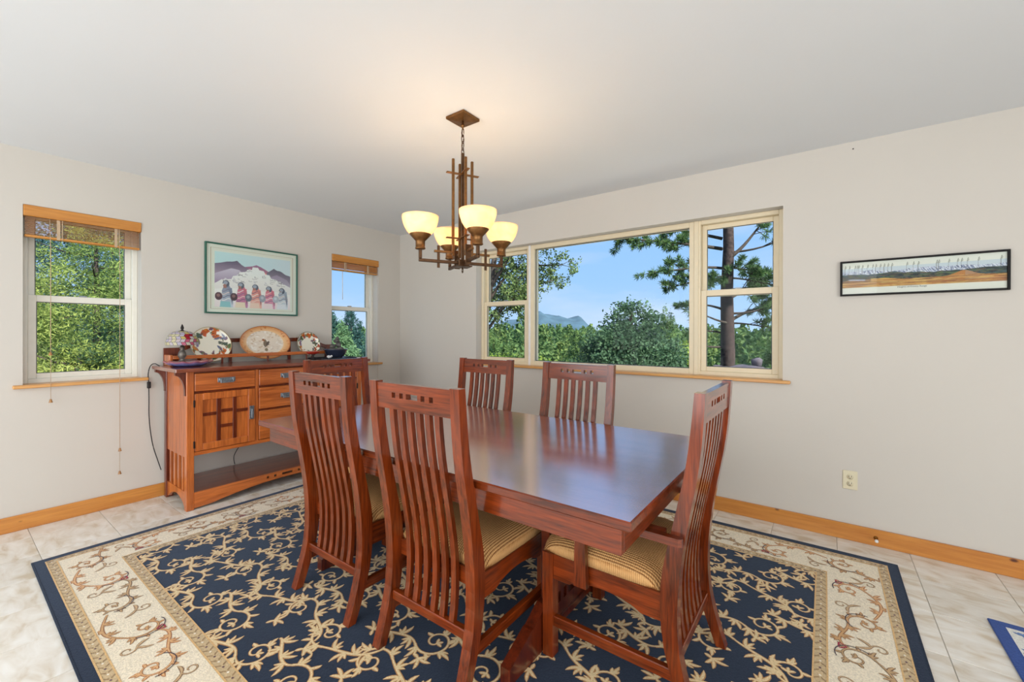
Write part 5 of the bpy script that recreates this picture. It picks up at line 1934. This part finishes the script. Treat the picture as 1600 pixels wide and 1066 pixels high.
def tuft(p, n=16, L=.17, spread=1.0, d=(0, 0, 0)):
    d_ = RNG.normal(size=(n, 3)) * spread + np.asarray(d)[None] + np.array([0, 0, .15]); d_ /= np.linalg.norm(d_, axis=1)[:, None]
    s = np.cross(d_, RNG.normal(size=(n, 3))); s /= np.linalg.norm(s, axis=1)[:, None]
    p = np.asarray(p)[None]
    LL = L * RNG.uniform(.7, 1.2, n)[:, None]
    w = .0085
    q = np.stack([p - s * w * .4, p + d_ * LL * .55 - s * w, p + d_ * LL, p + d_ * LL * .55 + s * w], 1).reshape(-1, 3)
    needles_v.append(q); needles_c.append(leaf_cols(n, (58, 92, 58), (128, 158, 96), (40, 66, 52)))


def branch(parent, h0, side, L, rise, droop, dep, ntw, r0=.045, dens=1.0, start=.25):
    """one limb with twigs and needle tufts ; h0 height above ground"""
    base = Vector((0, 0, h0))
    dirv = (RD * side + FD * dep).normalized()
    pts = []
    n = 9
    wob = random.uniform(0, 6)
    for i in range(n):
        t = i / (n - 1)
        pts.append(base + dirv * (L * t) + Vector((0, 0, rise * t + droop * t * t + .05 * math.sin(4 * t + wob))) + FD * (.10 * L * math.sin(3 * t + wob)))
    lb = MB().tube(pts, r0, 7, r1=r0 * .22)
    for k in range(ntw):
        t = start + (1 - start) * (k + random.random()) / ntw
        i = min(int(t * (n - 1)), n - 2)
        p = pts[i].lerp(pts[i + 1], t * (n - 1) - i)
        tl = random.uniform(.25, .55) * (1.1 - .4 * t)
        td = (dirv * random.uniform(.2, .9) + FD * random.uniform(-.8, .8) + RD * random.uniform(-.3, .3) + Vector((0, 0, random.uniform(-.45, .6)))).normalized()
        q = p + td * tl
        lb.tube([p, p.lerp(q, .5) + Vector((0, 0, .02)), q], .011, 5, r1=.005)
        for m in range(max(1, int(4 * dens))):
            s_ = random.uniform(.45, 1.05)
            tuft(p.lerp(q, s_), 26, .15, .8, td * .8)
    tuft(pts[-1], 34, .17, .7, dirv)
    lb.build('limb', M_BARKD, parent)


def hz_px(y): return 1.264 + (521 - y) / 663 * 11.0 - GZ0


for (ypx, side, L, rise, droop, dep, ntw, r0, dens, start) in (
        (388, -1, 3.1, .35, -.25, -.15, 30, .050, 1.3, .18), (372, -1, 2.7, .75, -.2, .2, 26, .045, 1.2, .2), (420, -1, 2.3, .15, -.35, -.3, 20, .04, 1.2, .2),
        (345, -1, 2.4, .5, -.1, -.1, 22, .04, 1.1, .25), (440, -1, 1.5, .1, -.2, .3, 12, .035, 1.2, .25), (318, -1, 2.3, .5, -.2, .1, 18, .04, 1.1, .3),
        (485, -1, 1.0, .25, -.1, .1, 5, .038, .8, .5), (503, -1, 1.1, .25, 0, -.2, 5, .034, .8, .5), (545, -1, 1.1, .22, -.02, -.1, 3, .036, .5, .7), (525, -1, .9, .3, -.1, .3, 4, .03, .8, .5),
        (402, 1, 1.1, .9, .1, .1, 6, .055, .7, .55), (395, 1, 1.5, .2, .2, -.2, 7, .035, .7, .45), (420, 1, 1.3, .15, -.25, .2, 8, .03, .8, .45),
        (450, 1, 1.3, .05, -.1, .3, 16, .035, 1.3, .3), (436, 1, 1.2, -.05, -.1, -.2, 14, .03, 1.2, .35), (500, 1, 1.3, .35, .05, .1, 12, .05, 1.0, .4), (490, 1, 1.2, .15, .1, -.2, 9, .035, .9, .4),
        (510, 1, 1.5, .25, -.25, .3, 8, .03, .8, .5), (465, 1, 1.0, .3, -.2, .2, 8, .03, 1.0, .4), (355, 1, 1.2, .4, .1, .2, 8, .03, .9, .4), (330, 1, 1.4, .4, .1, -.2, 9, .03, .9, .4),
        (432, -1, .8, -.1, -.1, -.9, 10, .03, 1.2, .2), (415, 1, .7, -.2, -.1, -1.5, 10, .03, 1.3, .15), (300, 1, 1.0, .3, 0, .4, 6, .03, 1, .4)):
    branch(pond, hz_px(ypx), side, L, rise, droop, dep, ntw, r0, dens, start)
fast_mesh('needles', np.concatenate(needles_v), 4, np.concatenate(needles_c), M_LEAF, pond, kind='stuff')

# broad leafed tree whose crown hangs into the left of the wide window
lt = thing('scrub_oak', 'leafy tree whose branches hang into the left of the wide window', 'tree', (-1.95, 3.30, -1.2))
dep0 = 9.0


def at_rel(lat, zz_, depth):
    """lat metres sideways from the trunk, depth metres further away"""
    return RD * lat + FD * depth + Vector((0, 0, zz_ + 1.2))


trk = MB().tube([at_rel(0, -1.2, 0), at_rel(.05, .2, 0), at_rel(.25, 1.2, 0), at_rel(.5, 2.2, 0), at_rel(.7, 3.6, .1)], .12, 9, r1=.05)
trk.build('trunk', M_BARKD, lt)
lv = []
for (a, b_, c_) in (((.15, .9, 0), (.75, 1.75, -.1), (1.15, 2.45, -.2)), ((.25, 1.2, 0), (.9, 2.05, .2), (1.85, 2.40, .2)), ((.4, 1.8, 0), (1.0, 2.6, .1), (2.05, 2.75, .3)),
                    ((.5, 2.2, 0), (1.1, 3.0, -.2), (1.9, 3.25, -.3)), ((.7, 1.72, -.1), (1.0, 1.95, -.2), (1.25, 2.0, 0)), ((.1, .9, 0), (.55, 2.0, .4), (.8, 2.8, .5)),
                    ((.5, 2.2, 0), (.9, 3.2, .2), (1.3, 3.7, .2))):
    P_ = smooth_path([at_rel(*a), at_rel(*b_), at_rel(*c_)], 6)
    lb_ = MB().tube(P_, .042, 6, r1=.010)
    for k in range(5, len(P_)):
        for q_ in range(3):
            tip = P_[k] + RD * random.uniform(-.22, .30) + FD * random.uniform(-.3, .3) + Vector((0, 0, random.uniform(-.22, .26)))
            lb_.tube([P_[k], P_[k].lerp(tip, .5) + Vector((0, 0, .02)), tip], .007, 4, r1=.003)
            cc = np.array(tip)[None] + RNG.normal(size=(5, 3)) * .075
            lv.append(np.repeat(cc, 16, 0) + RNG.normal(size=(80, 3)) * .038)
    lb_.build('limb', M_BARKD, lt)
lv = np.concatenate(lv)
fast_mesh('foliage', leaf_quads(lv, .034), 4, leaf_cols(len(lv), (84, 112, 66), (150, 166, 104), (58, 76, 54)), M_LEAF, lt, kind='stuff')

# young bright shrubs below the wide window
for k, (x, y, h, r, lab) in enumerate(((-1.6, 5.4, 2.15, .75, 'bright yellow green shrub below the middle of the wide window at left'), (-3.3, 6.1, 2.2, .8, 'yellow green shrub below the left pane of the wide window'),
                                      (1.80, 5.75, 2.55, .42, 'light green leafy bush just left of the bare pine trunk'))):
    round_tree('shrub', lab, 'shrub', x, y, -1.45, h, r, r, 240, 50, .11, .042, (96, 128, 56), (172, 190, 84), (66, 96, 48), .05, crown=(.1, 1.0))

# pines seen at the left window
for k, (x, y, h, r, lab) in enumerate(((-6.6, -2.75, 4.1, 1.05, 'sunlit bushy pine at the left of the left window'), (-8.4, -1.30, 5.0, 1.25, 'sunlit bushy pine at the right of the left window'), (-5.6, -1.95, 2.5, .75, 'low yellow green pine at the foot of the left window'),
                                      (-12.0, -4.0, 8.6, 1.9, 'taller blue green pine behind the bushy pines at the left window'), (-12.5, -.3, 8.8, 1.9, 'tall dark pine farthest right in the left window'))):
    cc = [((92, 120, 62), (184, 194, 108), (66, 92, 72)), ((86, 118, 66), (172, 186, 104), (60, 90, 72)), ((100, 126, 60), (192, 198, 108), (74, 98, 66)), ((58, 92, 96), (112, 144, 128), None), ((56, 90, 96), (106, 138, 126), None)][k]
    t = round_tree('bushy_pine', lab, 'tree', x, y, -1.4, h, r, r, 240 if k < 3 else 420, 170 if k < 3 else 110, .17 if k < 3 else .24, .030 if k < 3 else .05, *cc, trunk_r=.12, crown=(.05, 1.0), cone=.45)
    # bare boughs showing between the clumps
    bb = MB()
    for q in range(16):
        a_ = q * 2.4; z_ = h * (.15 + .75 * q / 16)
        L_ = r * (1.15 - .45 * q / 16)
        bb.tube([(0, 0, z_), (L_ * .5 * math.cos(a_), L_ * .5 * math.sin(a_), z_ + .05), (L_ * math.cos(a_), L_ * math.sin(a_), z_ + .22)], .022, 5, r1=.006)
    bb.build('limb', M_BARK, t)

# trees seen through the small window
for k, (x, y, h, r, lab) in enumerate(((-11.5, 6.4, 4.2, 1.0, 'pale green conifer nearest in the small corner window'), (-15.5, 8.0, 6.0, 1.6, 'dark conifer at the left of the small corner window'), (-15.6, 11.4, 6.5, 1.5, 'dark conifer at the right of the small corner window'),
                                      (-20.5, 12.6, 7.4, 1.7, 'distant pointed conifer on the skyline of the small corner window'))):
    cc = [((88, 128, 96), (140, 172, 124)), ((50, 88, 84), (88, 126, 112)), ((48, 88, 86), (86, 126, 116)), ((48, 86, 86), (84, 122, 114))][k]
    gz_ = float(ground_z(np.array(x), np.array(y)))
    round_tree('conifer', lab, 'tree', x, y, gz_, h, r, r, 300, 50, .16, .065, *cc, trunk_r=.12, crown=(.05, 1.0), cone=1.0)

# mid distance pines below the hills
mid = [(-9.5, 13.6, 4.1, 'valley pine farthest left below the hills'), (-7.2, 11.6, 3.2, 'low valley pine in front of the leftmost one below the hills'), (-5.4, 15.2, 4.4, 'valley pine under the higher of the twin blue hills'),
       (-3.4, 12.6, 3.5, 'valley pine left of the rounded juniper'), (-1.8, 17.0, 5.2, 'taller valley pine showing behind the left edge of the rounded juniper'), (3.9, 19.5, 4.9, 'valley pine seen right of the bare trunk'), (2.1, 24.0, 5.4, 'valley pine seen left of the bare trunk')]
for x, y, h, lab in mid:
    gz_ = float(ground_z(np.array(x), np.array(y)))
    round_tree('pine', lab, 'tree', x, y, gz_, h, 1.1, 1.1, 260, 70, .17, .055, (84, 118, 70), (142, 168, 102), (62, 92, 66), .1, group='valley pines below the wide window', crown=(.05, 1.0), cone=.95)

# far forest
N = 1500
dist = 26 + 230 * RNG.random(N) ** 1.3
ang = np.radians(RNG.uniform(60, 215, N))
fxx, fyy = 2 + dist * np.cos(ang), -1 + dist * np.sin(ang)
keep = ~((fyy < -30) | ((fxx > -14) & (fyy < 12)))
fxx, fyy, dist = fxx[keep], fyy[keep], dist[keep]
gz = ground_z(fxx, fyy)
vv, cl = [], []
for x, y, z_, d in zip(fxx, fyy, gz, dist):
    n = 300 if d < 60 else (150 if d < 110 else 60)
    h = RNG.uniform(4.5, 7.0); r = RNG.uniform(1.3, 2.0)
    t_ = RNG.random(n)
    a_ = RNG.uniform(0, 2 * PI, n)
    rr_ = r * (1 - .8 * t_) * np.sqrt(RNG.uniform(.25, 1, n))
    p = np.stack([x + rr_ * np.cos(a_), y + rr_ * np.sin(a_), z_ + h * (.08 + .92 * t_)], 1)
    vv.append(leaf_quads(p, .24 if d < 60 else (.42 if d < 110 else .75)))
    k = RNG.uniform(0, 1)
    cl.append(leaf_cols(n, (62 + 18 * k, 98 + 14 * k, 66), (112 + 30 * k, 142 + 16 * k, 92)))
fo_ = fast_mesh('forest', np.concatenate(vv), 4, np.concatenate(cl), M_LEAF)
tag(fo_, 'distant pine forest covering the valley beyond the windows', 'forest', kind='stuff')

# forested hills on the skyline, distance haze put into their blue colour


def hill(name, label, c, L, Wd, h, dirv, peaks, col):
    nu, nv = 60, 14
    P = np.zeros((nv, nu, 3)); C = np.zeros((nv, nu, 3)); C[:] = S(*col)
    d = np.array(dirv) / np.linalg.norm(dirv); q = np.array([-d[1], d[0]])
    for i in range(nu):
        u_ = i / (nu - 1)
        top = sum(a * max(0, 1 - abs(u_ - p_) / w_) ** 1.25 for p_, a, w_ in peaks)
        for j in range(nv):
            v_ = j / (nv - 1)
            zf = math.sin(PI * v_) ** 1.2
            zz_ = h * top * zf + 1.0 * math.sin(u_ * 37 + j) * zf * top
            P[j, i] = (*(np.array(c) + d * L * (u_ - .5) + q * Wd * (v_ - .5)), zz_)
    o = grid_mesh(name, P, C, painted('hazed_hill_forest', .95, noise=.3, nscale=.12))
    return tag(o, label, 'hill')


def far(px, depth):
    p = Vector((4.13, -3.33, 0)) + FD * depth + RD * ((px - 800) / 663 * depth)
    return (p.x, p.y)


hill('hill', 'haze-tinted blue twin peaked hill beyond the valley at the left of the wide window', (-172.7, 284.6), 112, 90, 18.6, RD[:2], [(.44, 1.0, .34), (.72, .66, .16), (.58, .22, .16), (.20, .35, .25)], (70, 96, 112))
hill('hill', 'haze-tinted blue grey hill low on the skyline behind the bare pine trunk', (18.5, 413.0), 190, 90, 21.0, RD[:2], [(.55, 1.0, .42), (.40, .5, .3)], (96, 106, 132))

# rock and stone ledge outside the right sash
lg = thing('stone_ledge', 'grey stone ledge outside below the right sash of the wide window', 'ledge', (2.82, 6.14, -1.4))
bm = bmesh.new(); bmesh.ops.create_icosphere(bm, subdivisions=4, radius=1.0)
vs = []
for v in bm.verts:
    p = v.co
    k = 1 + .06 * math.sin(5 * p.x + 1) + .05 * math.sin(7 * p.y + 3 * p.z)
    z = min(max(p.z, -.6), .42) / .42
    q_ = RD * (p.x * .62 * k) + FD * (p.y * .34 * k) + Vector((0, 0, 1.0 + (1.0 + .03 * math.sin(6 * p.x)) * z))
    vs.append(tuple(q_))
b = MB(); b.add(vs, [tuple(v.index for v in f.verts) for f in bm.faces], smooth=False); bm.free()
b.build('ledge_rock', M_GRANITE, lg)
b = MB(); rock(b, (3.05, 6.31, .690), .092, 62, (1, 1, 1.1)); o = b.build('boulder', M_GRANITE); tag(o, 'small upright grey boulder standing on the stone ledge outside', 'boulder')

# unseen pale paving added below the sill to bounce daylight into the window
MB().box(-1.0, 6.5, .22, 3.1, -.55, -.45, .01).build('bounce_slab', plain('bounce_slab_pale', (214, 206, 192), .9, var=.1, scale=6), kind='structure')
